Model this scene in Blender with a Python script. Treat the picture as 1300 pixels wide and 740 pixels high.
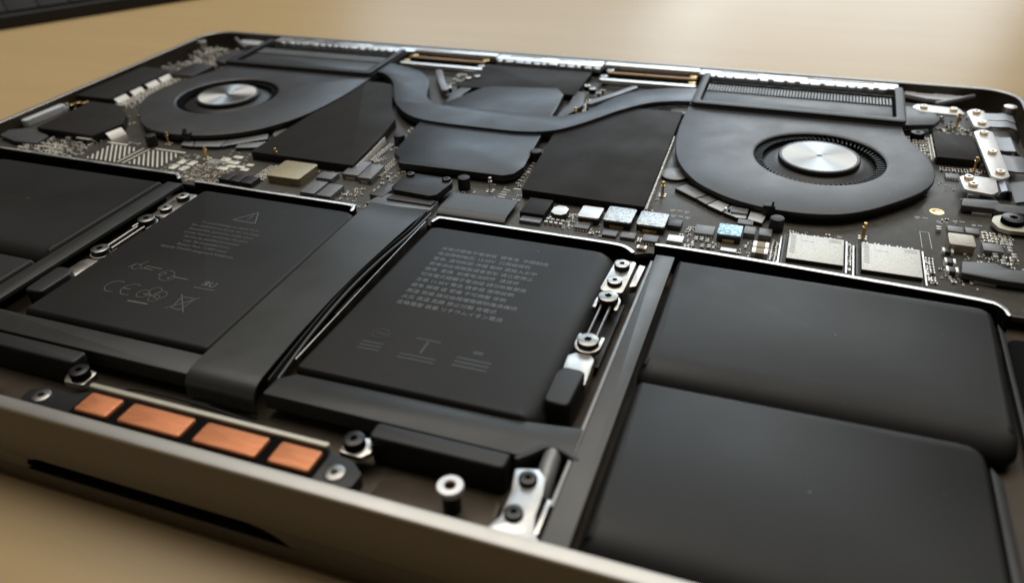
import bpy, bmesh, math, random
from mathutils import Vector, Matrix
PI = math.pi
MM = 0.001
rng = random.Random(7)
for o in list(bpy.data.objects):
    bpy.data.objects.remove(o)
SC = bpy.context.scene
COL = SC.collection

# ------------------------------------------------------------------ camera
cd = bpy.data.cameras.new('camera')
cam = bpy.data.objects.new('camera', cd)
COL.objects.link(cam)
cam.location = (0.10263, -0.07579, 0.10301)
cam.rotation_euler = (math.radians(56.5526), math.radians(1.9377), math.radians(20.0091))
cd.sensor_fit = 'HORIZONTAL'
cd.sensor_width = 36.0
cd.lens = 36.0 * 1001.8 / 1300.0
cd.clip_start = 0.005
cd.clip_end = 50.0
cd.dof.use_dof = True
cd.dof.focus_distance = 0.212
cd.dof.aperture_fstop = 13.0
SC.camera = cam

# ------------------------------------------------------------------ light
world = bpy.data.worlds.new('World')
SC.world = world
world.use_nodes = True
bg = world.node_tree.nodes['Background']
bg.inputs['Color'].default_value = (1.0, 0.86, 0.66, 1)
bg.inputs['Strength'].default_value = 0.05

def area(name, loc, target, sx, sy, power, color):
    l = bpy.data.lights.new(name, 'AREA')
    l.shape = 'RECTANGLE'; l.size = sx; l.size_y = sy
    l.energy = power; l.color = color
    o = bpy.data.objects.new(name, l)
    COL.objects.link(o)
    o.location = loc
    d = Vector(target) - Vector(loc)
    o.rotation_euler = d.to_track_quat('-Z', 'Y').to_euler()
    return o

area('window_light', (-0.46, 1.72, 0.86), (0.0, 0.17, 0.0), 0.95, 0.60, 5.6, (0.70, 0.86, 1.0))
area('window_light', (0.22, 1.98, 0.70), (0.05, 0.17, 0.0), 0.84, 0.98, 9.0, (0.90, 0.97, 1.0))
area('ceiling_light', (-0.1, 0.62, 1.75), (0.0, 0.12, 0.0), 2.0, 1.3, 28.0, (1.0, 0.945, 0.86))

SC.view_settings.view_transform = 'Standard'
SC.view_settings.look = 'None'
SC.view_settings.gamma = 1.0
SC.view_settings.exposure = 0.0
SC.render.resolution_x = 1024
SC.render.resolution_y = 582
SC.render.engine = 'CYCLES'

# ------------------------------------------------------------------ materials
def mat(name, col, rough=0.5, metal=0.0, spec=0.5, noise=0.0, nscale=400.0, bump=0.0, bscale=2000.0,
        rvar=0.0, aniso=0.0, speck=None, coat=0.0, stretch=None, dust=0.0, dscale=420.0, dcol=(0.30, 0.29, 0.27)):
    m = bpy.data.materials.new(name)
    m.use_nodes = True
    nt = m.node_tree; N = nt.nodes; L = nt.links
    b = N['Principled BSDF']
    b.inputs['Base Color'].default_value = (*col, 1)
    b.inputs['Roughness'].default_value = rough
    b.inputs['Metallic'].default_value = metal
    b.inputs['Specular IOR Level'].default_value = spec
    b.inputs['Coat Weight'].default_value = coat
    tc = N.new('ShaderNodeTexCoord')
    src = tc.outputs['Object']
    if stretch:
        mp = N.new('ShaderNodeMapping'); mp.inputs['Scale'].default_value = stretch
        L.new(src, mp.inputs['Vector']); src = mp.outputs['Vector']
    if noise or rvar:
        n = N.new('ShaderNodeTexNoise'); n.inputs['Scale'].default_value = nscale
        n.inputs['Detail'].default_value = 5.0
        L.new(src, n.inputs['Vector'])
        if noise:
            r = N.new('ShaderNodeMapRange')
            r.inputs['From Min'].default_value = 0.25; r.inputs['From Max'].default_value = 0.75
            r.inputs['To Min'].default_value = 1 - noise; r.inputs['To Max'].default_value = 1 + noise
            L.new(n.outputs['Fac'], r.inputs['Value'])
            mx = N.new('ShaderNodeVectorMath'); mx.operation = 'SCALE'
            mx.inputs[0].default_value = col
            L.new(r.outputs['Result'], mx.inputs['Scale'])
            L.new(mx.outputs['Vector'], b.inputs['Base Color'])
        if rvar:
            n2 = N.new('ShaderNodeTexNoise'); n2.inputs['Scale'].default_value = nscale * 0.37
            n2.inputs['Detail'].default_value = 6.0
            L.new(src, n2.inputs['Vector'])
            r = N.new('ShaderNodeMapRange')
            r.inputs['From Min'].default_value = 0.3; r.inputs['From Max'].default_value = 0.7
            r.inputs['To Min'].default_value = max(0.03, rough - rvar); r.inputs['To Max'].default_value = rough + rvar
            L.new(n2.outputs['Fac'], r.inputs['Value'])
            L.new(r.outputs['Result'], b.inputs['Roughness'])
    if speck:
        v = N.new('ShaderNodeTexVoronoi'); v.inputs['Scale'].default_value = speck[1]
        L.new(src, v.inputs['Vector'])
        r = N.new('ShaderNodeValToRGB')
        r.color_ramp.elements[0].color = (*speck[0], 1); r.color_ramp.elements[0].position = 0.15
        r.color_ramp.elements[1].color = (*col, 1); r.color_ramp.elements[1].position = 0.6
        sp = N.new('ShaderNodeSeparateColor')
        L.new(v.outputs['Color'], sp.inputs['Color'])
        L.new(sp.outputs[0], r.inputs['Fac'])
        L.new(r.outputs['Color'], b.inputs['Base Color'])
    if bump:
        n = N.new('ShaderNodeTexNoise'); n.inputs['Scale'].default_value = bscale
        n.inputs['Detail'].default_value = 3.0
        L.new(src, n.inputs['Vector'])
        bp = N.new('ShaderNodeBump'); bp.inputs['Strength'].default_value = bump
        bp.inputs['Distance'].default_value = 0.0003
        L.new(n.outputs['Fac'], bp.inputs['Height'])
        L.new(bp.outputs['Normal'], b.inputs['Normal'])
    if dust:
        v = N.new('ShaderNodeTexVoronoi'); v.inputs['Scale'].default_value = dscale
        L.new(tc.outputs['Object'], v.inputs['Vector'])
        sp = N.new('ShaderNodeSeparateColor'); L.new(v.outputs['Color'], sp.inputs['Color'])
        sz = N.new('ShaderNodeMapRange')                       # only some cells carry a speck, of varying size
        sz.inputs['From Min'].default_value = 1 - dust; sz.inputs['From Max'].default_value = 1.0
        sz.inputs['To Min'].default_value = 0.0; sz.inputs['To Max'].default_value = 0.075
        L.new(sp.outputs[0], sz.inputs['Value'])
        lt = N.new('ShaderNodeMath'); lt.operation = 'LESS_THAN'
        L.new(v.outputs['Distance'], lt.inputs[0]); L.new(sz.outputs['Result'], lt.inputs[1])
        mx = N.new('ShaderNodeMix'); mx.data_type = 'RGBA'
        mx.inputs['B'].default_value = (*dcol, 1)
        bc = b.inputs['Base Color']
        if bc.is_linked: L.new(bc.links[0].from_socket, mx.inputs['A'])
        else: mx.inputs['A'].default_value = (*col, 1)
        L.new(lt.outputs[0], mx.inputs['Factor'])
        L.new(mx.outputs['Result'], bc)
    if aniso:
        t = N.new('ShaderNodeTangent'); t.direction_type = 'RADIAL'; t.axis = 'Z'
        b.inputs['Anisotropic'].default_value = aniso
        L.new(t.outputs['Tangent'], b.inputs['Tangent'])
    return m

M = dict(
    rim=mat('machined_rim_aluminium', (0.39, 0.385, 0.37), 0.42, 1.0, noise=0.02, nscale=300, rvar=0.02),
    alu=mat('bead_blasted_aluminium', (0.135, 0.131, 0.13), 0.40, 1.0, noise=0.03, nscale=900, bump=0.03, bscale=4000),
    inner=mat('dark_anodised_interior', (0.055, 0.040, 0.024), 0.45, 0.25, noise=0.25, nscale=150, rvar=0.08),
    wall=mat('dark_grey_wall_metal', (0.30, 0.30, 0.30), 0.33, 1.0, rvar=0.06),
    cell=mat('charcoal_battery_film', (0.014, 0.014, 0.0135), 0.48, 0.0, spec=0.27, noise=0.10, nscale=60, bump=0.22, bscale=55, rvar=0.09, dust=0.12),
    faint=mat('faint_grey_print', (0.115, 0.118, 0.115), 0.5),
    print=mat('grey_print', (0.17, 0.18, 0.185), 0.45, 0.3),
    strap=mat('grey_strap_film', (0.030, 0.031, 0.030), 0.40, spec=0.45, noise=0.08, nscale=200, rvar=0.05),
    divider=mat('divider_strap_film', (0.045, 0.047, 0.046), 0.38, spec=0.6, noise=0.06, nscale=200, rvar=0.05),
    ribbon=mat('satin_ribbon_film', (0.036, 0.038, 0.036), 0.34, spec=0.65, noise=0.10, nscale=120, bump=0.1, bscale=200, rvar=0.06),
    fan=mat('charcoal_fan_shell', (0.062, 0.064, 0.069), 0.42, 0.35, spec=0.6, noise=0.05, nscale=300, bump=0.06, bscale=3500, rvar=0.045, dust=0.25),
    pipe=mat('painted_heat_pipe', (0.045, 0.05, 0.058), 0.38, 0.3, spec=0.6, noise=0.06, nscale=200, bump=0.05, bscale=900, rvar=0.07, dust=0.2),
    graphite=mat('graphite_tape', (0.020, 0.0175, 0.0155), 0.6, 0.0, spec=0.16, noise=0.10, nscale=150, bump=0.08, bscale=400, rvar=0.09, dust=0.2),
    black=mat('black_plastic', (0.012, 0.012, 0.012), 0.45, noise=0.1),
    void=mat('shade_black', (0.004, 0.004, 0.004), 0.9, spec=0.08),  # near-black stands in for the dark of slots, recesses and shaded faces
    rubber=mat('black_rubber', (0.012, 0.012, 0.012), 0.5, noise=0.15, nscale=300, bump=0.1),
    gasket=mat('dark_gasket', (0.016, 0.0165, 0.017), 0.42, spec=0.35, noise=0.1),
    pcb=mat('dark_circuit_board', (0.060, 0.056, 0.047), 0.42, 0.0, spec=0.5, noise=0.22, nscale=500, bump=0.15, bscale=1500, rvar=0.07, dust=0.75, dscale=620.0, dcol=(0.55, 0.47, 0.30)),
    satin=mat('satin_silver_bar', (0.50, 0.48, 0.40), 0.5, 0.6, noise=0.06, nscale=500),
    steel=mat('brushed_steel', (0.62, 0.60, 0.56), 0.34, 1.0, noise=0.08, nscale=500, rvar=0.08),
    screwtop=mat('dark_steel_screw', (0.34, 0.335, 0.32), 0.34, 1.0, noise=0.12, nscale=900, rvar=0.08),
    rail_screw=mat('pale_steel_screw', (0.55, 0.545, 0.53), 0.36, 0.9, noise=0.1, nscale=900, rvar=0.06),
    bscrew=mat('black_oxide_screw', (0.05, 0.05, 0.05), 0.35, 0.8, rvar=0.08),
    white=mat('white_nickel_plate', (0.86, 0.87, 0.88), 0.38, 0.35, noise=0.05, nscale=500),
    hub=mat('turned_aluminium', (0.52, 0.53, 0.53), 0.50, 1.0, aniso=0.85, noise=0.05, nscale=2500),
    copper=mat('copper_block', (0.62, 0.235, 0.105), 0.45, 0.55, noise=0.14, nscale=260, bump=0.06, bscale=2500, rvar=0.13, stretch=(1, 9, 1)),
    brass=mat('brass_gold', (0.78, 0.52, 0.20), 0.28, 1.0),
    copperwire=mat('copper_rod', (0.30, 0.20, 0.12), 0.34, 1.0, noise=0.1),
    speckle=mat('speckled_inductor_top', (0.72, 0.76, 0.78), 0.42, 0.5, speck=((0.32, 0.40, 0.46), 2600), bump=0.2, bscale=4000),
    blueind=mat('blue_tinted_inductor_top', (0.55, 0.75, 0.84), 0.35, 0.5, speck=((0.16, 0.34, 0.46), 2000), bump=0.2, bscale=4000),
    indside=mat('inductor_side', (0.035, 0.030, 0.022), 0.45, 0.2, noise=0.2),
    tanind=mat('tan_inductor', (0.42, 0.37, 0.25), 0.45, 0.35, noise=0.12, nscale=800, bump=0.1),
    greyind=mat('grey_inductor', (0.50, 0.47, 0.40), 0.45, 0.4, noise=0.12, nscale=800, bump=0.1),
    nand=mat('silver_memory_lid', (0.80, 0.80, 0.76), 0.55, 0.35, speck=((0.66, 0.66, 0.63), 3800), bump=0.12, bscale=4500),
    nandprint=mat('grey_chip_print', (0.36, 0.36, 0.35), 0.6),
    chip=mat('black_chip', (0.030, 0.030, 0.031), 0.4, noise=0.15, nscale=600, bump=0.05),
    greychip=mat('grey_chip', (0.19, 0.19, 0.195), 0.42, 0.2, noise=0.25, nscale=1600, bump=0.15),
    capbody=mat('capacitor_body', (0.36, 0.28, 0.18), 0.5, noise=0.15, nscale=800),
    capdark=mat('dark_component', (0.035, 0.033, 0.030), 0.45, noise=0.1),
    solder=mat('solder', (0.93, 0.91, 0.85), 0.32, 0.35, noise=0.1, nscale=1500),
    pad=mat('tinned_pad', (0.78, 0.73, 0.60), 0.34, 0.85, noise=0.15, nscale=900, bump=0.1),
    tin=mat('bright_tinned_pad', (0.80, 0.78, 0.68), 0.5, 0.4, noise=0.1, nscale=900),
    silk=mat('white_silkscreen', (0.85, 0.84, 0.78), 0.6),
    foil=mat('grey_foam_foil', (0.27, 0.275, 0.275), 0.42, 0.35, noise=0.08, nscale=500, rvar=0.06),
    foillight=mat('pale_foam_foil', (0.62, 0.64, 0.66), 0.42, 0.2, noise=0.12, nscale=700, rvar=0.06),
    flex=mat('grey_flex_cable', (0.24, 0.25, 0.27), 0.36, 0.3, noise=0.06, nscale=400, rvar=0.06),
    flexdark=mat('dark_flex_cable', (0.075, 0.077, 0.080), 0.42, 0.1, noise=0.08, nscale=400),
    lid=mat('lid_dark_aluminium', (0.14, 0.13, 0.12), 0.45, 1.0, noise=0.06, nscale=900),
    hinge=mat('polished_hinge_alloy', (0.86, 0.87, 0.88), 0.36, 1.0, rvar=0.08),
    slate=mat('black_key_plastic', (0.014, 0.014, 0.015), 0.5, noise=0.1),
)

def table_material():
    m = bpy.data.materials.new('pale_wood_laminate')
    m.use_nodes = True
    nt = m.node_tree; N = nt.nodes; L = nt.links
    b = N['Principled BSDF']
    tc = N.new('ShaderNodeTexCoord')
    mp = N.new('ShaderNodeMapping'); mp.inputs['Scale'].default_value = (2.2, 40, 10)
    mp.inputs['Rotation'].default_value = (0, 0, 0.22)
    L.new(tc.outputs['Object'], mp.inputs['Vector'])
    n = N.new('ShaderNodeTexNoise'); n.inputs['Scale'].default_value = 2.2
    n.inputs['Detail'].default_value = 8; n.inputs['Roughness'].default_value = 0.62
    L.new(mp.outputs['Vector'], n.inputs['Vector'])
    r = N.new('ShaderNodeValToRGB')
    r.color_ramp.elements[0].position = 0.3; r.color_ramp.elements[0].color = (0.50, 0.355, 0.178, 1)
    r.color_ramp.elements[1].position = 0.72; r.color_ramp.elements[1].color = (0.54, 0.388, 0.200, 1)
    L.new(n.outputs['Fac'], r.inputs['Fac'])
    L.new(r.outputs['Color'], b.inputs['Base Color'])
    n2 = N.new('ShaderNodeTexNoise'); n2.inputs['Scale'].default_value = 30; n2.inputs['Detail'].default_value = 4
    L.new(tc.outputs['Object'], n2.inputs['Vector'])
    r2 = N.new('ShaderNodeMapRange'); r2.inputs['To Min'].default_value = 0.29; r2.inputs['To Max'].default_value = 0.34
    L.new(n2.outputs['Fac'], r2.inputs['Value']); L.new(r2.outputs['Result'], b.inputs['Roughness'])
    b.inputs['Specular IOR Level'].default_value = 0.30
    bp = N.new('ShaderNodeBump'); bp.inputs['Strength'].default_value = 0.05; bp.inputs['Distance'].default_value = 0.0005
    L.new(n.outputs['Fac'], bp.inputs['Height']); L.new(bp.outputs['Normal'], b.inputs['Normal'])
    return m
M['table'] = table_material()

# ------------------------------------------------------------------ mesh helpers (all in millimetres)
def rrect(x0, x1, y0, y1, r, n=5):
    p = []
    for cx, cy, a0 in ((x1-r, y0+r, -90), (x1-r, y1-r, 0), (x0+r, y1-r, 90), (x0+r, y0+r, 180)):
        for i in range(n+1):
            a = math.radians(a0 + 90*i/n)
            p.append((cx + r*math.cos(a), cy + r*math.sin(a)))
    return p
def rpoly(pts, r, n=4):
    k = len(pts); out = []
    rs = r if isinstance(r, (list, tuple)) else [r]*k
    for i in range(k):
        p = Vector(pts[i]); a = Vector(pts[i-1]) - p; b = Vector(pts[(i+1) % k]) - p
        la, lb = a.length, b.length
        if rs[i] <= 0 or la < 1e-6 or lb < 1e-6:
            out.append(tuple(p)); continue
        a.normalize(); b.normalize()
        th = math.acos(max(-1, min(1, a.dot(b))))
        if th > 3.0: out.append(tuple(p)); continue
        d = min(rs[i]/math.tan(th/2), 0.45*la, 0.45*lb)
        p0, p1 = p + a*d, p + b*d
        for j in range(n+1):
            t = j/n
            q = p0*(1-t)**2 + p*2*t*(1-t) + p1*t*t
            out.append(tuple(q))
    return out
def smooth(pts, n=4):
    out = []
    k = len(pts)
    for i in range(k-1):
        p0 = pts[max(i-1, 0)]; p1 = pts[i]; p2 = pts[i+1]; p3 = pts[min(i+2, k-1)]
        for j in range(n):
            t = j/n
            out.append(tuple(0.5*((2*p1[c]) + (-p0[c]+p2[c])*t + (2*p0[c]-5*p1[c]+4*p2[c]-p3[c])*t*t + (-p0[c]+3*p1[c]-3*p2[c]+p3[c])*t**3) for c in range(len(p1))))
    out.append(tuple(pts[-1]))
    return out
def ccw(p):
    s = sum(p[i-1][0]*p[i][1] - p[i][0]*p[i-1][1] for i in range(len(p)))
    return p if s > 0 else p[::-1]
def normals(p):
    k = len(p); ns = []
    for i in range(k):
        e1 = Vector(p[i]) - Vector(p[i-1]); e2 = Vector(p[(i+1) % k]) - Vector(p[i])
        n1 = Vector((e1.y, -e1.x)); n2 = Vector((e2.y, -e2.x))
        if n1.length > 0: n1.normalize()
        if n2.length > 0: n2.normalize()
        m = n1 + n2
        if m.length < 1e-6: m = n1
        m.normalize()
        c = max(0.5, m.dot(n1))
        ns.append(m/c)
    return ns
def mirror(p):
    return [(-q[0], *q[1:]) for q in p]
def thick(path, w, cap=4):
    P = [Vector(p[:2]) for p in path]; L = []; R = []
    for i in range(len(P)):
        d = (P[min(i+1, len(P)-1)] - P[max(i-1, 0)]).normalized()
        n = Vector((-d.y, d.x))*w/2
        L.append(P[i]+n); R.append(P[i]-n)
    def arc(c, d):
        a0 = math.atan2(d.y, d.x) - PI/2
        return [c + Vector((math.cos(a0+PI*i/cap), math.sin(a0+PI*i/cap)))*w/2 for i in range(1, cap)]
    out = R + arc(P[-1], (P[-1]-P[-2])) + L[::-1] + arc(P[0], (P[0]-P[1]))
    return [tuple(v) for v in out]

class MB:
    def __init__(s): s.v = []; s.f = []; s.m = []
    def add(s, vs, fs, m=0, T=None):
        o = len(s.v)
        s.v += [T(*v) if T else tuple(v) for v in vs]
        for f in fs: s.f.append(tuple(i+o for i in f)); s.m.append(m)
        return s
    def loft(s, loops, m=0, cap0=True, cap1=True, T=None, closed=True, ms=None, mc0=None, mc1=None):
        k = len(loops[0]); vs = [v for l in loops for v in l]
        for a in range(len(loops)-1):
            fs = []
            for i in range(k if closed else k-1):
                j = (i+1) % k
                fs.append((a*k+i, a*k+j, (a+1)*k+j, (a+1)*k+i))
            if a == 0: base = len(s.v); s.v += [T(*v) if T else tuple(v) for v in vs]
            mm = ms[a] if ms else m
            for f in fs: s.f.append(tuple(i+base for i in f)); s.m.append(mm)
        if cap0: s.f.append(tuple(base+i for i in range(k))[::-1]); s.m.append(m if mc0 is None else mc0)
        if cap1: s.f.append(tuple(base+(len(loops)-1)*k+i for i in range(k))); s.m.append(m if mc1 is None else mc1)
        return s
    def prism(s, poly, z0, z1, bev=0.15, seg=2, m=0, side=None, T=None):
        poly = ccw(poly); ns = normals(poly)
        loops = [[(x, y, z0) for x, y in poly]]
        if bev > 0:
            for i in range(seg+1):
                a = PI/2*i/seg
                ins = bev*(1-math.cos(a)); z = z1 - bev*(1-math.sin(a))
                loops.append([(p[0]-n.x*ins, p[1]-n.y*ins, z) for p, n in zip(poly, ns)])
        else:
            loops.append([(x, y, z1) for x, y in poly])
        ms = None
        if side is not None: ms = [side]*1 + [m]*(len(loops)-2)
        return s.loft(loops, m, ms=ms, mc0=side, T=T)
    def box(s, x0, x1, y0, y1, z0, z1, bev=0.0, m=0, side=None, T=None):
        return s.prism([(x0, y0), (x1, y0), (x1, y1), (x0, y1)], z0, z1, bev, 2, m, side, T)
    def cyl(s, x, y, r, z0, z1, n=24, bev=0.1, m=0, side=None):
        return s.prism([(x+r*math.cos(2*PI*i/n), y+r*math.sin(2*PI*i/n)) for i in range(n)], z0, z1, bev, 2, m, side)
    def lathe(s, prof, n=24, x=0, y=0, ms=None, T=None):
        loops = [[(x+r*math.cos(2*PI*i/n), y+r*math.sin(2*PI*i/n), z) for i in range(n)] for r, z in prof]
        return s.loft(loops, ms=ms, T=T, mc0=ms[0] if ms else None, mc1=ms[-1] if ms else None)
    def strip(s, path, t, lo, hi, axis='x', m=0):
        poly = thick(path, t, 2)
        if axis == 'x': T = lambda a, b, c: (c, a, b)
        else: T = lambda a, b, c: (a, c, b)
        return s.prism(poly, lo, hi, 0, m=m, T=T)
    def tube(s, pts, r, n=10, m=0):
        P = [Vector(p) for p in pts]; loops = []
        for i in range(len(P)):
            d = (P[min(i+1, len(P)-1)] - P[max(i-1, 0)]).normalized()
            u = d.cross(Vector((0, 0, 1)))
            if u.length < 0.01: u = d.cross(Vector((1, 0, 0)))
            u.normalize(); w = u.cross(d)
            loops.append([tuple(P[i] + r*(math.cos(2*PI*k/n)*u + math.sin(2*PI*k/n)*w)) for k in range(n)])
        return s.loft(loops, m)
    def stroke(s, pts, w, z, m=0):           # flat printed line
        for a, b in zip(pts[:-1], pts[1:]):
            d = Vector((b[0]-a[0], b[1]-a[1]))
            if d.length < 1e-6: continue
            d.normalize(); n = Vector((-d.y, d.x))*w/2; e = d*w*0.3
            a2 = Vector(a)-e; b2 = Vector(b)+e
            s.add([(a2.x-n.x, a2.y-n.y, z), (b2.x-n.x, b2.y-n.y, z), (b2.x+n.x, b2.y+n.y, z), (a2.x+n.x, a2.y+n.y, z)], [(0, 1, 2, 3)], m)
        return s

WL = {}
def link(o, parent, loc):
    COL.objects.link(o)
    WL[o.name] = Vector(loc)
    if parent:
        o.parent = parent
        o.location = (Vector(loc) - WL[parent.name])*MM
    else:
        o.location = Vector(loc)*MM
    return o
def mesh_of(name, mb, mats, angle=32, recalc=True):
    me = bpy.data.meshes.new(name)
    me.from_pydata([(v[0]*MM, v[1]*MM, v[2]*MM) for v in mb.v], [], mb.f)
    for k in (mats if isinstance(mats, (list, tuple)) else [mats]): me.materials.append(M[k])
    me.polygons.foreach_set('material_index', mb.m)
    if recalc:
        bm = bmesh.new(); bm.from_mesh(me)
        bmesh.ops.recalc_face_normals(bm, faces=bm.faces)
        bm.to_mesh(me); bm.free()
    me.polygons.foreach_set('use_smooth', [True]*len(me.polygons))
    me.set_sharp_from_angle(angle=math.radians(angle))
    me.update()
    return me
def part(name, mb, mats, parent, loc=(0, 0, 0), label=None, kind=None, angle=32, recalc=True, rot=0):
    """link one part; mb coordinates are absolute when loc is (0,0,0), else relative to loc"""
    if isinstance(mb, MB):
        if loc == (0, 0, 0):                      # move the origin to the piece itself
            n = len(mb.v)
            lo = [min(v[i] for v in mb.v) for i in range(3)]; hi = [max(v[i] for v in mb.v) for i in range(3)]
            loc = ((lo[0]+hi[0])/2, (lo[1]+hi[1])/2, lo[2])
            mb.v = [(v[0]-loc[0], v[1]-loc[1], v[2]-loc[2]) for v in mb.v]
        me = mesh_of(name, mb, mats, angle, recalc)
    else: me = mb
    o = bpy.data.objects.new(name, me)
    link(o, parent, loc)
    if rot: o.rotation_euler.z = rot
    if label: o['label'] = label
    if kind: o['kind'] = kind
    return o

# ------------------------------------------------------------------ table and the far slab
tb = MB().prism(rrect(-900, 900, -350, 1150, 12), -48, -23, 1.5)
t = part('table', tb, 'table', None)
t['label'] = 'pale tan table with a satin top under the open laptop'
t['category'] = 'table'

kb = bpy.data.objects.new('keyboard', None)
link(kb, None, (-422, 330, -23)); kb.rotation_euler.z = math.radians(53)
kb['label'] = 'flat black keyboard with an uneven edge lying on the table behind the laptop'
kb['category'] = 'keyboard'
def kpart(name, mb, m): 
    me = mesh_of(name, mb, m); o = bpy.data.objects.new(name, me); COL.objects.link(o); o.parent = kb; return o
kpart('keyboard_base', MB().prism(rrect(-150, 150, -62, 62, 6), 0.3, 8, 1.2), 'slate')
key_me = mesh_of('key', MB().prism(rrect(-9.0, 9.0, -9.1, 9.1, 1.2, 3), 0, 2.2, 0.7), 'slate')
for r in range(6):
    for c in range(16):
        o = bpy.data.objects.new('key', key_me); COL.objects.link(o); o.parent = kb
        o.location = ((-139 + c*18.5)*MM, (-48 + r*19)*MM, 8*MM)

# ------------------------------------------------------------------ the laptop
lap = bpy.data.objects.new('laptop', None)
link(lap, None, (0, 124, -23))
lap['label'] = 'upside-down silver laptop with its bottom cover off, batteries, fans and board showing'
lap['category'] = 'laptop'

# case: rim, walls, floor
NB = 10
def caseloop(ins_side, ins_front, ins_back, z, r):
    return [(x, y, z) for x, y in rrect(-177.6+ins_side, 177.6-ins_side, ins_front, 248.4-ins_back, r, NB)]
cm = MB().loft([
    caseloop(2.2, 3.4, 2.2, -8.0, 10.5), caseloop(2.0, 3.2, 2.0, -7.6, 10.6), caseloop(1.9, 3.1, 1.9, -0.25, 10.8), caseloop(1.65, 2.85, 1.65, 0, 11),
    caseloop(0.45, 0.45, 0.45, 0, 12.3), caseloop(0.13, 0.13, 0.13, -0.15, 12.7), caseloop(0, 0, 0, -0.5, 12.8),
    caseloop(0, 0, 0, -13.7, 12.8), caseloop(0.1, 0.1, 0.1, -13.8, 12.7)],
    ms=[1, 1, 2, 2, 2, 2, 0, 0], mc0=1, mc1=1)
case = part('case', cm, ['alu', 'inner', 'rim'], lap)
# lower lip of the case with the thumb notch left open
ol = rrect(-176.6, 176.6, 1.0, 247.4, 11.9, NB)
path = [(27, 1.0)] + [p for p in ol[:2*NB+2]] + [p for p in ol[2*NB+2:]] + [(-40, 1.0)]
part('case_lip', MB().prism(thick(path, 1.96, 6), -17.75, -13.82, 0.0), 'alu', lap)
tz = lambda a, b, c: (a, c, b)
part('case_lip', MB().prism([(17, -13.82), (27.2, -13.82), (27.2, -17.75), (26.4, -17.5), (25, -16.4), (23, -15.2), (20.5, -14.3)], 0.03, 1.95, 0, T=tz), 'alu', lap)
part('case_lip', MB().prism([(-35, -13.82), (-40.2, -13.82), (-40.2, -17.75), (-39, -16.6), (-38, -14.6)], 0.03, 1.95, 0, T=tz), 'alu', lap)
part('notch_recess', MB().box(-46, 33, 8.5, 9.5, -17.85, -13.85), 'void', lap)
part('screen_lid', MB().loft([caseloop(1.2, 1.2, 1.2, -23.0, 11.6), caseloop(0.3, 0.3, 0.3, -22.5, 12.5), caseloop(0, 0, 0, -21.8, 12.8),
                              caseloop(0, 0, 0, -18.2, 12.8), caseloop(0.2, 0.2, 0.2, -17.9, 12.6)]), 'lid', lap)

# ---------------- divider walls between the board and the batteries
def wall(path, w=1.15):
    return part('divider_wall', MB().prism(thick(smooth(path, 3), w), -7.95, -0.45, 0.25, side=1), ['hinge', 'void'], lap)  # pale top and black sides put the lit edge and shaded faces into colour
wall([(12.4, 97.4), (13.2, 99.4), (16, 100), (46, 99.8), (62, 99.6), (66.4, 98.8), (68.8, 96.8)])
wall([(-12.8, 96.6), (-13.6, 98.6), (-16.5, 99.6), (-46, 99.8), (-66, 100.2), (-70.2, 100.0)])
wall([(74.0, 102.2), (82, 102.2), (101, 101.4), (126, 100), (148, 98.6), (152.5, 97), (153.6, 94)])
wall([(-77.2, 100.6), (-79.5, 102.6), (-84, 103), (-110, 103), (-153, 103.6), (-173, 103.6)])

# ---------------- battery cells
def cellloops(poly, ztop, zbot, ax0, ax1, ay0, ay1, b, seg=7):
    poly = ccw(poly); ns = normals(poly)
    loops = []
    for i in range(3):
        f = i/2
        loops.append([(p[0]-n.x*0.8*(1-f), p[1]-n.y*0.8*(1-f), zbot + (ztop-b-zbot)*f) for p, n in zip(poly, ns)])
    for i in range(1, seg+1):
        a = PI/2*i/seg
        c, sz = 1-math.cos(a), math.sin(a)
        lp = []
        for p, n in zip(poly, ns):
            l = n.length; u = n/l if l else n
            dx = (ax1 if u.x > 0 else ax0)*abs(u.x)
            dy = (ay1 if u.y > 0 else ay0)*abs(u.y)
            lp.append((p[0]-math.copysign(dx, u.x)*c, p[1]-math.copysign(dy, u.y)*c, ztop - b*(1-sz)))
        loops.append(lp)
    return loops
def subdiv_top(loops, mb, fx=4):
    mb.loft(loops)
cells = {}
def cell(key, poly, ax0, ax1, ay0, ay1, b=3.0, ztop=-0.9):
    mb = MB(); mb.loft(cellloops(poly, ztop, -7.6, ax0, ax1, ay0, ay1, b))
    o = part('battery_cell', mb, 'cell', lap, angle=60); cells[key] = o
    return o
cell('CR', rpoly([(10.6, 29.6), (66.2, 29.8), (66.2, 97), (12.5, 97)], [2, 4, 7, 4]), 1.2, 6.0, 1.2, 2.8, 3.8)
cell('CL', rpoly([(-65.2, 29.0), (-10.6, 29.0), (-10.6, 97.2), (-64.8, 97.2)], [2, 2, 5, 3]), 1.6, 1.4, 1.4, 2.0, 2.6)
cell('RB', rpoly([(79.9, 50.0), (150.8, 50.0), (151.6, 97.4), (79.9, 98.2)], [3, 4, 5, 2]), 1.6, 2.2, 8.5, 2.6, 4.6)
cell('RF', rpoly([(80.2, 3.6), (145.2, 3.6), (144.6, 49.2), (80.2, 48.6)], [3, 5, 5, 2]), 2.0, 1.6, 9.0, 1.4, 5.0)
cell('LB', rpoly([(-151.6, 50.4), (-80.6, 50.4), (-80.6, 98.6), (-150.8, 98.6)], [4, 3, 2, 5]), 2.2, 1.4, 5.5, 2.4, 4.4)
cell('LF', rpoly([(-145, 4.4), (-80.6, 4.4), (-80.6, 48.9), (-145, 48.9)], [5, 3, 2, 5]), 2.0, 1.4, 6.0, 1.4, 4.4)
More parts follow.
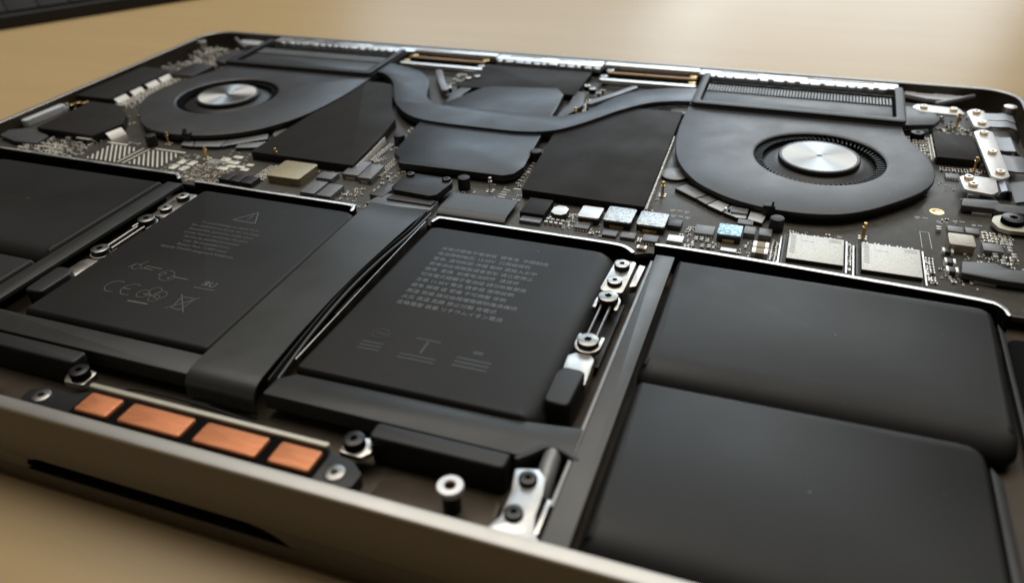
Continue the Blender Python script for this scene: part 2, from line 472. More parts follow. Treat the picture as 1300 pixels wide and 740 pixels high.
# pale sealed flanges beside the right-hand cells
for nm, p in (('cell_flange', [(145.6, 6), (147.6, 6), (147.2, 44), (145.4, 47)]),):
    part(nm, MB().prism(p, -5.6, -4.0, 0.3), 'strap', cells['RF'])
part('cell_flange', MB().prism([(151.7, 54), (152.6, 54), (152.8, 90), (151.8, 93)], -4.4, -2.8, 0.2), 'strap', cells['RB'])

# ---------------- print on the two centre cells
def text_part(body, size, x, y, parent, m, align='LEFT', z=-0.87, line=1.0, extra=None, name='printed_text'):
    cu = bpy.data.curves.new('print', 'FONT')
    cu.body = body; cu.size = size*MM; cu.align_x = align; cu.space_line = line; cu.resolution_u = 2
    ob = bpy.data.objects.new('print', cu); COL.objects.link(ob)
    dg = bpy.context.evaluated_depsgraph_get(); dg.update()
    me = bpy.data.meshes.new_from_object(ob.evaluated_get(dg))
    bpy.data.objects.remove(ob); bpy.data.curves.remove(cu)
    me.name = name
    me.materials.clear(); me.materials.append(M[m])
    o = bpy.data.objects.new(name, me); link(o, parent, (x, y, z))
    return o
cn = ('充电式锂离子电池组  锂电池  中国制造\n'
      '电池限制电压: 13.05V  只限经授权\n'
      '警告: 请勿拆卸 冲撞 粉碎 或投入火中\n'
      '若电池出现鼓胀或者变形 请立即停止\n'
      '使用  更换  如果电池损坏  请送修\n'
      '可充電式鋰離子電池組 請勿拆解更換\n'
      '注意 11.45V 警告 請參閱 使用說明\n'
      '避免 損壞 或 受傷 不可擠壓 穿刺\n'
      '高溫 焚燒 請交由授權服務供應商維修\n'
      '火災 高溫 危險 禁止分解 充電式\n'
      '定格電壓 容量 リチウムイオン電池')
text_part(cn, 1.72, 20.8, 84.2, cells['CR'], 'print', line=1.5)
en = ('To avoid damage or injury from\n'
      'fire, explosion or burns: do not drop,\n'
      'disassemble, puncture, crush, short\n'
      'circuit, heat or incinerate the pack.\n'
      'Service by qualified personnel\n'
      'only. Rechargeable Li-ion\n'
      'Battery Pack 11.45V rated\n'
      'capacity 99.6Wh designed in California')
text_part(en, 1.5, -41.5, 78.2, cells['CL'], 'faint', align='CENTER', line=1.36)
Z = -0.87
tri = MB()
tri.stroke([(-43.2, 82.2), (-35.6, 82.2), (-38.6, 88.0), (-43.2, 82.2)], 0.26, Z)
tri.stroke([(-39.0, 86.2), (-39.0, 84.2)], 0.22, Z); tri.stroke([(-39.0, 83.6), (-39.0, 83.2)], 0.22, Z)
part('warning_mark', tri, 'print', cells['CL'], recalc=False)
def arc(cx, cy, rx, ry, a0, a1, n=14): return [(cx+rx*math.cos(math.radians(a0+(a1-a0)*i/n)), cy+ry*math.sin(math.radians(a0+(a1-a0)*i/n))) for i in range(n+1)]
mk = MB()                                        # CE mark
mk.stroke(arc(-50.2, 44, 2.4, 2.4, 60, 300), 0.22, Z); mk.stroke(arc(-45.2, 44, 2.4, 2.4, 60, 300), 0.22, Z); mk.stroke([(-47.4, 44), (-45.3, 44)], 0.22, Z)
part('conformity_mark', mk, 'faint', cells['CL'], recalc=False)
mk = MB()                                        # two interlocked arcs
mk.stroke(arc(-41.2, 52.3, 1.9, 1.9, -40, 200), 0.5, Z); mk.stroke(arc(-40.4, 51.6, 1.9, 1.9, 140, 380), 0.5, Z)
part('loop_mark', mk, 'faint', cells['CL'], recalc=False)
ru = text_part('R', 3.0, -27.7, 50.8, cells['CL'], 'print', name='certification_letter')      # the first letter of this mark is mirrored
for v in ru.data.vertices: v.co.x = -v.co.x
text_part('U', 3.0, -27.6, 50.8, cells['CL'], 'print', name='certification_letter')
mk = MB(); mk.stroke([(-30.6, 49.6), (-24.6, 49.8)], 0.22, Z); mk.stroke([(-38.2, 52), (-34.4, 52)], 0.3, Z)
for i, (a, b) in enumerate(((-53.6, 53.8), (-51.4, 55.6), (-49.6, 53.8))): mk.stroke([(a, b-1.4), (a+.9, b+.8)], 0.2, Z)
mk.stroke(arc(-51.6, 53.2, 1.2, 1.2, 0, 360), 0.2, Z); mk.stroke([(-49.2, 54.3), (-44.4, 54.2)], 0.25, Z); mk.stroke([(-49.2, 53.2), (-46.4, 53.1)], 0.25, Z)
part('certification_mark', mk, 'faint', cells['CL'], recalc=False)
mk = MB()                                        # cloud-like seal and its caption
for cx, cy, r in ((-40.8, 43.4, 1.6), (-38.6, 45.2, 1.6), (-36.2, 44.2, 1.6), (-36.8, 42.6, 1.4)): mk.stroke(arc(cx, cy, r, r, 0, 360), 0.2, Z)
mk.stroke([(-40.6, 43.4), (-37, 43.4)], 0.3, Z); mk.stroke([(-42.2, 39.8), (-36.6, 40.0)], 0.45, Z)
part('seal_mark', mk, 'faint', cells['CL'], recalc=False)
mk = MB()                                        # crossed-out bin
mk.stroke([(-30.8, 45.2), (-26.2, 45.4)], 0.22, Z); mk.stroke([(-30.4, 45), (-29.8, 40.4), (-27.2, 40.4), (-26.7, 45)], 0.22, Z)
mk.stroke([(-31.2, 39.8), (-25.8, 46)], 0.24, Z); mk.stroke([(-31.2, 46), (-25.8, 39.8)], 0.24, Z)
part('crossed_bin_mark', mk, 'faint', cells['CL'], recalc=False)
M['printdim'] = mat('dim_grey_print', (0.026, 0.027, 0.029), 0.5)
mk = MB()
mk.stroke(arc(23.2, 46.4, 2.0, 1.6, 0, 360), 0.35, Z); mk.stroke([(22.2, 46.4), (24.4, 46.4)], 0.3, Z)
for i in range(3): mk.stroke([(20.6, 42.8-i*1.2), (25.6, 42.9-i*1.2)], 0.5, Z)
mk.stroke([(31.8, 47.2), (37.4, 47.2)], 0.5, Z); mk.stroke([(34.8, 46.4), (34.8, 42.6)], 0.7, Z)
for i in range(2): mk.stroke([(30.6, 41.2-i*1.2), (38.8, 41.3-i*1.2)], 0.5, Z)
mk.stroke([(46, 46.2), (47.6, 46.2)], 1.1, Z)
for i in range(3): mk.stroke([(43, 43.6-i*1.3), (50.6, 43.6-i*1.3)], 0.6, Z)
part('seal_mark', mk, 'printdim', cells['CR'], recalc=False)

# ---------------- battery straps, battery boards, trackpad ribbon
sb = MB().prism(rpoly([(74.6, 3.8), (79.4, 3.8), (79.4, 98.6), (74.6, 98.6)], 0.4), -2.4, -1.4, 0.12)
side_strap = part('side_strap', sb, 'divider', lap)
part('side_strap', MB().prism(rpoly([(-80.4, 4.6), (-74.8, 4.6), (-74.4, 98.8), (-80.2, 98.8)], 0.4), -2.4, -1.4, 0.12), 'strap', lap)
part('strap_edge', MB().box(73.7, 74.4, 12, 96, -2.6, -1.9, 0.1), 'foil', lap)
part('battery_board', MB().prism(rpoly([(8.8, 21.6), (64.6, 21.4), (66.4, 22.8), (68.2, 24.9), (70.2, 25.4), (72.2, 24.4), (74.3, 23.8), (74.3, 31.8), (60.3, 30.0), (12.2, 29.2), (9.0, 26.6)], 0.5), -5.6, -1.75, 0.3), 'strap', lap)
part('battery_board', MB().prism(rpoly([(-74.5, 22.0), (-10.6, 21.8), (-10.6, 28.6), (-74.5, 28.6)], 0.5), -5.6, -1.75, 0.3), 'strap', lap)
# ribbon: a curved sheet from the connector over the gap and round the front
def ribbon_mesh():
    ys = [105.6, 103.6, 100, 94, 84, 70, 55, 40, 30, 25, 23, 21.6, 20.6, 20.1, 20.0, 20.2]
    zs = [-2.3, -1.9, -1.1, -0.35, -0.3, -0.35, -0.4, -0.45, -0.5, -0.55, -0.75, -1.3, -2.3, -3.6, -5.2, -7.2]
    mb = MB(); loops = []
    for y, z in zip(ys, zs):
        k = max(0.0, min(1.0, (y-20)/85))
        xr = 7.3 - 1.7*math.sin(PI*min(1, max(0, (y-20)/70)))*1.0
        if y > 88: xr = 7.5
        xl = -10.2 + (0.2 if y < 100 else -1.6*(y-100)/5)
        n = 8
        up = []; dn = []
        for i in range(n+1):
            x = xl + (xr-xl)*i/n
            dz = 0.10*math.sin(PI*i/n)*math.sin(y*0.11)
            up.append((x, y, z+dz)); dn.append((x, y+ (0.35 if y < 22.5 else 0), z+dz-0.35))
        loops.append(up + dn[::-1])
    mb.loft(loops)
    return mb
part('trackpad_ribbon', ribbon_mesh(), 'ribbon', lap, angle=40)
part('ribbon_edge', MB().prism(thick(smooth([(7.7, 103), (7.9, 92), (6.4, 78), (5.7, 60), (6.8, 40), (8.2, 25)], 4), 0.35), -3.4, -0.9, 0.1), 'gasket', lap)
part('cell_edge_trim', MB().prism(thick([(10.0, 97.5), (9.7, 70), (9.6, 33)], 0.4), -4.2, -1.15, 0.12), 'screwtop', lap)
part('ribbon_strand', MB().tube(smooth([(8.6, 104, -2.2), (8.8, 90, -1.5), (7.6, 76, -1.3), (7.0, 60, -1.3), (7.8, 42, -1.4), (8.8, 27, -2.4)], 5), .35, 8), 'flexdark', lap)
part('trim_tape', MB().box(7.5, 9.2, 52, 64, -3.6, -2.6, 0.1), 'gasket', lap)

# ---------------- screws
SCREW = {}
def screw_me(r, h, mats=('screwtop', 'void'), lobes=True, key=None):
    k = (round(r, 2), round(h, 2), mats)
    if k in SCREW: return SCREW[k]
    n = 30; mb = MB()
    prof = [(r, 0), (r, h-0.28), (r-0.08, h-0.1), (r-0.28, h)]
    loops = [[(q*math.cos(2*PI*i/n), q*math.sin(2*PI*i/n), z) for i in range(n)] for q, z in prof]
    rin = r*0.34
    def lob(i, q): return q*(1+0.16*math.cos(6*2*PI*i/n))
    loops.append([(lob(i, rin)*math.cos(2*PI*i/n), lob(i, rin)*math.sin(2*PI*i/n), h) for i in range(n)])
    loops.append([(lob(i, rin*0.9)*math.cos(2*PI*i/n), lob(i, rin*0.9)*math.sin(2*PI*i/n), h-0.55) for i in range(n)])
    mb.loft(loops, ms=[1, 0, 0, 0, 1], mc1=1)
    SCREW[k] = mesh_of('screw', mb, list(mats)); return SCREW[k]
def screw(x, y, z, r, h, parent, mats=('screwtop', 'void'), rot=None, name='screw', label=None):
    return part(name, screw_me(r, h, mats), None, parent, (x, y, z), rot=rng.uniform(0, 1) if rot is None else rot, label=label)

# screw rails beside the centre cells
for s in (1, -1):
    F = (lambda p: p) if s > 0 else mirror
    rl = MB()
    rl.prism(rpoly(F([(64.6, 79.5), (70.4, 79.5), (70.6, 94.6), (65.2, 94.6)]), 1.2), -4.6, -2.0, 0.25)
    rail = part('screw_rail', rl, 'steel', lap)
    rl = MB(); rl.prism(rpoly(F([(65.2, 45.5), (66.6, 44), (70.9, 44.6), (70.6, 53), (69.6, 54.5), (66, 54.5), (64.6, 53)]), 0.7), -4.6, -2.2, 0.25)
    part('rail_tab', MB().prism(rpoly(F([(71.0, 83.5), (72.6, 84.5), (72.9, 94), (71.2, 94.4)]), .4), -4.6, -2.6, .15), 'steel', lap)
    part('screw_rail', rl, 'steel', lap)
    for y, r, h in ((90.6, 1.95, 1.5), (83.0, 1.85, 1.3)):
        x = 67.6*s
        screw(x, y, -2.05, r, h, rail, ('rail_screw', 'black'))
    for y, sg in ((75.4, 1), (57.6, -1)):
        x = 67.9*s
        # horseshoe washer under the screw, two short legs towards the other one
        w = [(x+2.95*math.cos(a), y+sg*2.95*math.sin(a)) for a in [i*PI/12 for i in range(13)]]
        w += [(x-2.95, y-sg*3.4), (x-2.15, y-sg*3.4)]
        w += [(x-2.1*math.cos(a), y+sg*2.1*math.sin(a)) for a in [i*PI/12 for i in range(13)]]
        w += [(x+2.15, y-sg*3.4), (x+2.95, y-sg*3.4)]
        wm = MB(); wm.prism(w, -3.2, -1.9, 0.15)
        wa = part('washer', wm, 'steel', lap)
        wb = MB().cyl(x, y, 2.1, -4.2, -1.7, 24, 0.05); part('spacer', wb, 'bscrew', wa)
        screw(x, y, -1.72, 2.4, 1.25, wa, ('screwtop', 'black'))
    rods = [(66.9*s, 60.2, 73.0), (69.0*s, 60.2, 73.0)]
    for x, a, b in rods:
        part('spring_rod', MB().tube([(x, a, -2.0), (x, b, -2.0)], 0.38, 10), 'screwtop', lap)
    part('rail_bed', MB().box(*sorted((64.6*s, 71.0*s)), 55, 80, -6.4, -5.6, 0.1), 'black', lap)
    # rubber bumper
    part('rubber_bumper', MB().prism(rpoly(F([(64.8, 35.2), (70.2, 34.8), (70.6, 46.4), (65.8, 46.6), (64.6, 44)]), 1.5), -6.8, 0.1, 0.6, 4), 'rubber', lap)
    # long bumper near the front edge
    part('long_bumper', MB().prism(rpoly(F([(36.2, 16.4), (63.6, 16.6), (63.8, 20.6), (36.2, 20.6)]), 1.2), -7.4, -0.9, 0.6, 4), 'rubber', lap)
    # front screw on its tab
    fx = 33.7*s
    tab = part('screw_tab', MB().prism(rpoly(F([(31.2, 13.2), (36.2, 13.0), (37.6, 15.0), (36.0, 18.2), (31.4, 17.8)]), 0.8), -4.6, -3.3, 0.2), 'steel', lap)
    screw(fx, 15.5, -3.3, 2.1, 2.0, tab, ('bscrew', 'void'))
    # silver bracket with two black screws on the front rim
    bp_ = F([(64.2, 3.15), (75.6, 3.15), (73.2, 5.2), (72.2, 9), (72.0, 13.6), (71.4, 17.2), (69.4, 19.2), (65.2, 18.0), (66.4, 13), (66.6, 7), (65.6, 4.6)])
    br = part('corner_bracket', MB().prism(rpoly(bp_, 0.8), -4.2, -1.6, 0.25), 'rail_screw', lap)
    screw(68.5*s, 15.9, -1.75, 1.7, 1.1, br, ('bscrew', 'void')); screw(68.7*s, 7.9, -1.75, 1.7, 1.1, br, ('bscrew', 'void'))
    part('board_clip', MB().prism(thick(smooth(F([(64.8, 20.4), (66.8, 22.4), (68.8, 24.6), (71.2, 25.0), (75.2, 23.4)]), 4), 1.1), -3.2, -1.2, 0.3), 'black', lap)
    part('bracket_rib', MB().box(*sorted((73.0*s, 73.7*s)), 5.4, 13.2, -5, -1.9, 0.1), 'steel', br)
    # bent cable shoe behind the bracket
    part('cable_shoe', MB().tube([(70.8*s, 15.5, -5.0), (70.8*s, 18, -3.6), (70.6*s, 21, -3.0), (70.4*s, 24.6, -3.0)], 1.75, 16), 'foil', lap)
    # white threaded standoff
    so = MB(); so.lathe([(1.7, -8), (1.7, -2.2), (2.3, -2.0), (2.45, -1.7), (2.45, -0.75), (2.3, -0.55), (1.15, -0.5), (0.95, -0.7), (0.9, -2.2)], 28, 56.2*s, 9.8, ms=[1, 1, 0, 0, 0, 0, 0, 2, 2])
    part('standoff', so, ['white', 'bscrew', 'copperwire'], lap)

# ---------------- contact tray on the front edge with four copper blocks
tray = part('contact_tray', MB().prism(rpoly([(-38.6, 4.6), (-36, 3.4), (-28, 3.3), (31.5, 3.3), (36.4, 3.3), (39.4, 4.6), (39.6, 8), (36.6, 10.2), (32.6, 10.8), (-25.4, 11), (-29, 9.0), (-36, 9.2), (-38.8, 7.6)], 1.0), -4.4, -1.5, 0.25), 'gasket', lap)
part('tray_well', MB().prism(rrect(-25.4, 31.6, 3.9, 10.7, 0.8), -1.5, -1.44, 0), 'void', tray)
for x0, x1 in ((-24.2, -15.9), (-13.3, 1.9), (4.7, 19.1), (21.6, 30.6)):
    part('copper_block', MB().prism(rpoly([(x0, 4.6), (x1, 4.6), (x1, 10.1), (x0, 10.1)], 0.8), -1.4, -0.55, 0.45, 4), 'copper', tray)
screw(-34.6, 6.4, -1.6, 2.0, 0.45, tray, ('screwtop', 'void')); screw(34.8, 6.6, -1.6, 2.0, 0.45, tray, ('screwtop', 'void'))
part('silver_bar', MB().prism(rrect(-27.2, 30.4, 11.5, 12.9, 0.65), -3.4, -1.0, 0.35, 3), 'satin', lap)
part('cable_loop', MB().tube(smooth([(-24, 15.2, -6), (-22, 17.4, -5.4), (-6, 17.6, -5.2), (10, 16.6, -5.6), (16, 14.6, -6)], 5), 0.32, 8), 'gasket', lap)
part('floor_plate', MB().prism(rpoly([(40.5, 3.4), (63.4, 3.4), (65, 6), (64, 14.5), (44, 14.5), (40.5, 12)], 1.5), -7.95, -6.6, 0.4), 'inner', lap)

# ---------------- logic board
bd = MB().prism(rpoly([(-174, 108), (-160, 104.6), (-76, 104), (-14, 101.2), (14, 101.2), (66, 101), (72, 104), (100, 103), (150, 99.6), (165, 100), (165, 190), (166, 232), (140, 238), (-140, 238), (-160, 232), (-173, 200)], 2), -5.8, -4.5, 0.05)
board = part('logic_board', bd, 'pcb', lap)
Zb = -4.5

# fans
fan_out = [(65.2, 205.5), (65.2, 186), (66.8, 169), (70.2, 155.5), (76.4, 144.4), (82.4, 138.6), (89.3, 134.4), (97, 131.9), (104.6, 131.0), (112, 131.5), (119, 133.6), (125.6, 138), (131, 143.2), (135.9, 148.6), (139.6, 153.6), (142.4, 159.2), (143.8, 165.2), (143.7, 173), (141.8, 182), (138.8, 190), (136.8, 197), (136.4, 205.5)]
HC = (111.2, 170.6)
def fan_shell(s):
    poly = smooth(fan_out, 5)
    k = len(poly); N = 240; out = []
    for a in range(N):
        an = 2*PI*a/N; d = Vector((math.cos(an), math.sin(an))); best = None
        for i in range(k):
            p = Vector(poly[i-1]) - Vector(HC); q = Vector(poly[i]) - Vector(HC)
            e = q-p; den = d.x*e.y - d.y*e.x
            if abs(den) < 1e-9: continue
            tt = (p.x*e.y - p.y*e.x)/den; u = (p.x*d.y - p.y*d.x)/den
            if tt > 0 and -1e-6 <= u <= 1+1e-6: best = tt if best is None else max(best, tt)
        out.append(d*best)
    ns = normals([tuple(v) for v in out])
    loops = []
    def L(ins, z): return [(s*(HC[0]+v.x-n.x*ins), HC[1]+v.y-n.y*ins, z) for v, n in zip(out, ns)]
    def C(r, z): return [(s*(HC[0]+r*math.cos(2*PI*i/N)), HC[1]+r*math.sin(2*PI*i/N), z) for i in range(N)]
    loops = [C(24, Zb+0.02), L(1.0, Zb+0.02), L(1.0, Zb+0.5), L(0.7, Zb+0.9), L(0.7, -2.2), L(0, -2.0), L(0, -1.25), L(0.12, -1.02), L(0.4, -0.92), C(20.6, -0.92), C(20.0, -1.0), C(19.6, -1.25), C(19.5, -1.7), C(23, -1.75), C(24, -1.75), C(24, Zb+0.02)]
    mb = MB(); mb.loft(loops, ms=[1, 1, 1, 1, 1, 1, 0, 0, 0, 0, 0, 0, 1, 1, 1], cap0=False, cap1=False)
    return mb
def off(p, d):
    p = ccw(p); return [(q[0]-n.x*d, q[1]-n.y*d) for q, n in zip(p, normals(p))]
for s in (1, -1):
    fan = part('fan', fan_shell(s), ['fan', 'black'], lap, angle=40)
    cx, cy = s*HC[0], HC[1]
    # impeller: dished disc and blades
    im = MB(); im.lathe([(24, -4.3), (23.6, -4.2), (19, -4.0), (16, -3.4), (13.6, -2.4), (12.4, -2.1), (11.9, -2.1)], 64, cx, cy)
    part('impeller', im, 'black', fan, angle=50)
    bl = MB(); nb = 76
    for i in range(nb):
        a = 2*PI*i/nb
        c, q = math.cos(a), math.sin(a)
        c2, q2 = math.cos(a+s*0.14), math.sin(a+s*0.14)
        r0, r1 = 16.9, 23.2; w = 0.16
        vs = []
        for (cc, qq, r) in ((c, q, r0), (c2, q2, r1)):
            for sg in (-1, 1):
                vs.append((cx+cc*r-sg*w*qq, cy+qq*r+sg*w*cc))
        p = [vs[0], vs[2], vs[3], vs[1]]
        bl.prism(p, -4.2, -1.95, 0)
    part('impeller_blades', bl, 'gasket', fan, kind='stuff')
    hb = MB(); hb.lathe([(12.0, -2.2), (12.2, -1.9), (12.2, -0.75), (12.0, -0.55), (11.6, -0.45), (11.25, -0.5), (11.2, -0.62)], 64, cx, cy)
    part('hub_rim', hb, 'fan', fan, angle=45)
    hd = MB(); hd.lathe([(11.2, -0.7), (11.2, -0.55), (11.05, -0.5), (0.8, -0.5), (0.75, -0.75), (0.1, -0.75)], 64, cx, cy)
    part('hub', hd, 'hub', fan, angle=15)
    # rubber nib on the front lip
    nb_ = MB(); nx, ny = s*99.5, 131.6
    nb_.box(nx-1.6, nx+1.6, ny-0.6, ny+1.2, -2.6, -0.1, 0.2); nb_.box(nx+0.9*s-0.3, nx+0.9*s+0.3, ny-0.3, ny+1.0, -0.2, 1.1, 0.1)
    part('rubber_nib', nb_, 'rubber', fan)
    # heat-sink frame with grey plate and fins
    F = (lambda p: p) if s > 0 else mirror
    def cor(cx, cy, rr, a0): return [(cx+rr*math.cos(math.radians(a0+18*i)), cy+rr*math.sin(math.radians(a0+18*i))) for i in range(6)]
    O = [(65.2, 238.2), (65.2, 222)] + cor(67.6, 206.0, 2.4, 180) + [(100, 203.3)] + cor(136.2, 204.4, 1.5, 270) + [(138.0, 222), (138.2, 238.2)]
    I = [(68.3, 238.2), (68.4, 222)] + cor(69.9, 208.7, 1.3, 180) + [(100, 207.2)] + cor(133.4, 208.1, 1.0, 270) + [(134.6, 222), (134.8, 238.2)]
    secs = []
    for o_, i_ in zip(O, I):
        ov, iv = Vector(o_), Vector(i_); d = (iv-ov).normalized()
        P = lambda v, z: (s*v.x, v.y, z)
        secs.append([P(ov, -3.8), P(ov, -0.55), P(ov+d*.15, -0.35), P(ov+d*.5, -0.3), P(ov+d*.55, .45), P(ov+d*.7, .7), P(ov+d*1.0, .8),
                     P(iv-d*.45, .8), P(iv-d*.12, .7), P(iv, .45), P(iv, -3.8)])
    hs = part('heat_sink', MB().loft(secs), 'gasket', lap, angle=40)
    part('sink_back_bar', MB().prism(F([(68.3, 236.4), (134.8, 236.2), (134.8, 238.0), (68.3, 238.2)]), -3.8, -2.2, 0.1), 'gasket', hs)
    part('sink_plate', MB().prism(rpoly(F([(68.8, 208.4), (133.6, 208.0), (133.8, 221.6), (68.8, 222.0)]), 0.4), -1.6, -0.9, 0.1), 'fan', hs)
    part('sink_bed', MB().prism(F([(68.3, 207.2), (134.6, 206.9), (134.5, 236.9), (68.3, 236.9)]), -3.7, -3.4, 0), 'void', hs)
    fm = MB(); x = 69.2
    while x < 133.6:
        x0, x1 = sorted((s*x, s*(x+0.5)))
        fm.box(x0, x1, 222.2, 229.0, -3.3, -0.55, 0); x += 1.1
    part('fins', fm, 'foil', hs, kind='stuff')

# graphite shields
def shield(poly, z1=-1.5, z0=-4.4, name='shield', r=0.8, m='graphite', bev=0.12):
    return part(name, MB().prism(rpoly(poly, r), z0, z1, bev), m, board)
shR = shield([(28.8, 124.7), (66.1, 123.6), (64.0, 199.4), (33, 199.4), (25.0, 172), (26.6, 150)])
shL = shield([(-69.0, 126.4), (-29.4, 125.8), (-31.6, 150), (-34.4, 166), (-41.6, 177.6), (-46, 186), (-44.6, 196), (-52, 200.2), (-66.6, 201.6), (-67.4, 170)])
shield([(-27.6, 206), (21.2, 208), (20.6, 235.4), (-27.6, 235)], -1.9)
shield([(-175.0, 155.7), (-157.0, 155.7), (-157.4, 191), (-163, 194), (-174.2, 193.6)], -1.5)
shield([(-161.6, 123.4), (-134.0, 122.8), (-131.8, 135.5), (-138, 144), (-148.4, 151.2), (-162.6, 151.6)], -1.5)
shield([(-156.4, 190), (-144.2, 190), (-144.6, 205.4), (-156.2, 206.4)], -2.2, m='chip')
shield([(145.8, 182.8), (158.0, 183.0), (157.8, 203.4), (145.8, 203.6)], -1.9, r=0.3)
# perforated spring fence along the right edge of the big shields
def fence(pts, zt, pitch=1.0, name='shield_fence'):
    fm = MB(); a, b = Vector(pts[0]), Vector(pts[1]); n = int((b-a).length/pitch); d = (b-a).normalized(); w = Vector((-d.y, d.x))
    for i in range(n):
        p = a + d*pitch*i; q = p + d*pitch*0.62
        for e0, e1, z0, z1 in ((-0.3, 0.05, Zb, zt), (0.35, 0.65, Zb, zt-0.9)):
            fm.prism([tuple(p+w*e0), tuple(q+w*e0), tuple(q+w*e1), tuple(p+w*e1)], z0, z1 - rng.uniform(0, .2), 0.05)
    part(name, fm, 'solder', board, kind='stuff')
fence([(66.7, 123.4), (64.9, 178)], -1.7)
fence([(-28.8, 127), (-31.4, 152)], -2.2)
fence([(145.2, 184), (145.2, 203)], -2.4, 1.1)
# clips along shield A
clip_me = mesh_of('shield_clip', MB().strip([(-.9, 2.2), (-.3, 2.1), (1.0, .7), (1.5, 0)], .3, -3.2, 3.2, 'y'), 'solder')
for y in (160.5, 169.5, 178.5, 186.5): part('shield_clip', clip_me, None, board, (-156.2, y, Zb))
for x, y in ((-137, 121.9), (-131, 130)): part('shield_clip', clip_me, None, board, (x, y, Zb), rot=PI/2 if y < 125 else -0.2)

# heat pipe and its plates
low = [(-69.5, 211.5), (-64.5, 210.2), (-60.1, 208), (-53.2, 200.5), (-47.9, 191.3), (-42, 180.5), (-35, 172.4), (-28.5, 167.6), (-22, 165.5), (-12, 164.6), (-3.5, 164.4), (8, 164.2), (14.4, 164.6), (21, 166.2), (26.8, 169.8), (32, 176), (37, 183.7), (41, 190.5), (45.4, 196.5), (50, 201.7), (55.2, 205), (61, 207.2), (68, 208.2)]
upp = [(68, 222.8), (60, 221.6), (52.4, 219), (45, 214.6), (39.4, 208.4), (35.4, 200), (32.6, 192), (29.6, 187), (25.5, 183), (20.4, 181), (6, 181), (-10, 181), (-24.5, 181.4), (-28, 183.6), (-31.4, 187.4), (-34.2, 193), (-36.4, 199.5), (-39.5, 206), (-43.9, 211.6), (-50, 216.4), (-58.8, 220.1), (-69.5, 223.5)]
pipe = part('heat_pipe', MB().prism(smooth(low, 3) + smooth(upp, 3), -2.2, -0.35, 0.25, 3), 'pipe', lap, angle=40)
part('heat_plate', MB().prism(rpoly([(-24.6, 166.6), (-21, 138.6), (-17.2, 135.6), (-16.2, 131.6), (20.4, 131.9), (23.0, 134), (24.4, 139.6), (21.4, 166.6)], [1, 2, 1, 2, 2, 1.5, 2, 1]), -3.4, -1.35, 0.2, 2, side=1), ['pipe', 'black'], pipe)
part('heat_plate', MB().prism(rpoly([(-25.4, 180), (20.2, 180), (19.4, 191), (17.6, 205), (13.4, 211.2), (-12, 207), (-15.6, 204.4)], [0.5, 0.5, 1, 1.5, 1.5, 1.5, 1.5]), -3.4, -1.0, 0.2, 2, side=1), ['pipe', 'black'], pipe)
# spring steel arms beside the back plate
for s in (1, -1):
    F = (lambda p: p) if s > 0 else mirror
    part('spring_arm', MB().prism(rpoly(F([(20.6, 186), (23.6, 186), (27, 199), (24, 213), (20.2, 213), (21.6, 199)]), 0.8), -2.9, -2.2, 0.15), 'flexdark', lap)
    part('hinge_lever', MB().prism(thick(F([(29.6, 199.5), (36, 210), (41.5, 220)]), 3.0, 6), -2.6, -1.0, 0.4), 'flex', lap)
    for x, y in ((26.2, 215.2), (23.4, 218.2), (29.4, 202.6)):
        screw(x*s, y, -3.4, 1.3, 2.2, board, ('steel', 'void'))

# ---------------- connector cover, connector base, pillars, pins
cov = part('connector_cover', MB().prism(rpoly([(-8.6, 113.2), (-7.2, 111.8), (5.0, 110.8), (6.8, 112.2), (8.0, 120.4), (7.4, 122.8), (5.4, 123.2), (-6.8, 123.8), (-8.4, 122)], [1, .8, 1, .6, .5, 1, .5, 1, 1]), -2.4, -0.35, 0.25), 'gasket', lap)
screw(-6.6, 122.2, -0.5, 1.35, 0.85, cov, ('bscrew', 'void')); screw(5.7, 121.9, -0.5, 1.35, 0.85, cov, ('bscrew', 'void'))
part('connector_base', MB().prism(rpoly([(-13.6, 105.4), (7.2, 106.6), (7.0, 112.6), (-8.2, 113.4), (-11.6, 111.5)], 0.4), Zb, -2.6, 0.2), 'flex', lap)
part('connector_lip', MB().prism(rpoly([(-8.2, 108.6), (6.6, 108.4), (6.9, 111.2), (-7.6, 111.8)], 0.3), -2.6, -1.9, 0.15), 'flexdark', lap)
part('plug', MB().prism(rpoly([(-15.2, 110.6), (-10.2, 110.0), (-9.4, 118.6), (-13.2, 119.2)], 0.5), Zb, -2.4, 0.2), 'flexdark', board)
part('flat_flex', MB().strip([(119.4, -3.0), (110, -2.9), (108.4, -3.1), (107.4, -3.8), (107.0, -5.4)], 0.5, 8.8, 29.8, 'x'), 'flexdark', lap)
pil_me = mesh_of('rubber_post', MB().cyl(0, 0, 1.95, 0, 3.9, 28, 0.3), 'rubber')
for x, y in ((102.2, 125.8), (9.6, 126.0), (24.6, 151.0), (-111.9, 127.2), (-25.4, 151.4)):
    part('rubber_post', pil_me, None, board, (x, y, Zb))
disc = part('foam_disc', MB().cyl(69.9, 152.2, 4.4, Zb, -3.5, 36, 0.2, side=1), ['foil', 'black'], board)
part('foam_disc', MB().cyl(62.4, 204.6, 3.6, Zb, -2.9, 36, 0.2, side=1), ['foil', 'black'], board)
part('foam_disc', MB().cyl(-69.9, 147.6, 4.2, Zb, -3.4, 36, 0.2, side=1), ['foil', 'black'], board)
def pin_mesh():
    mb = MB()
    for k in range(4):
        a = PI/4 + k*PI/2
        mb.cyl(0.95*math.cos(a), 0.95*math.sin(a), 0.52, 0.01, 0.22, 12, 0.05, m=1)
    mb.lathe([(0.62, 0), (0.62, 0.7), (0.42, 0.9), (0.42, 2.9), (0.62, 3.0), (0.62, 3.35), (0.3, 3.5), (0.3, 3.75), (0.5, 3.9), (0.56, 4.2), (0.45, 4.5), (0.1, 4.6)], 16, ms=[0]*11)
    return mb
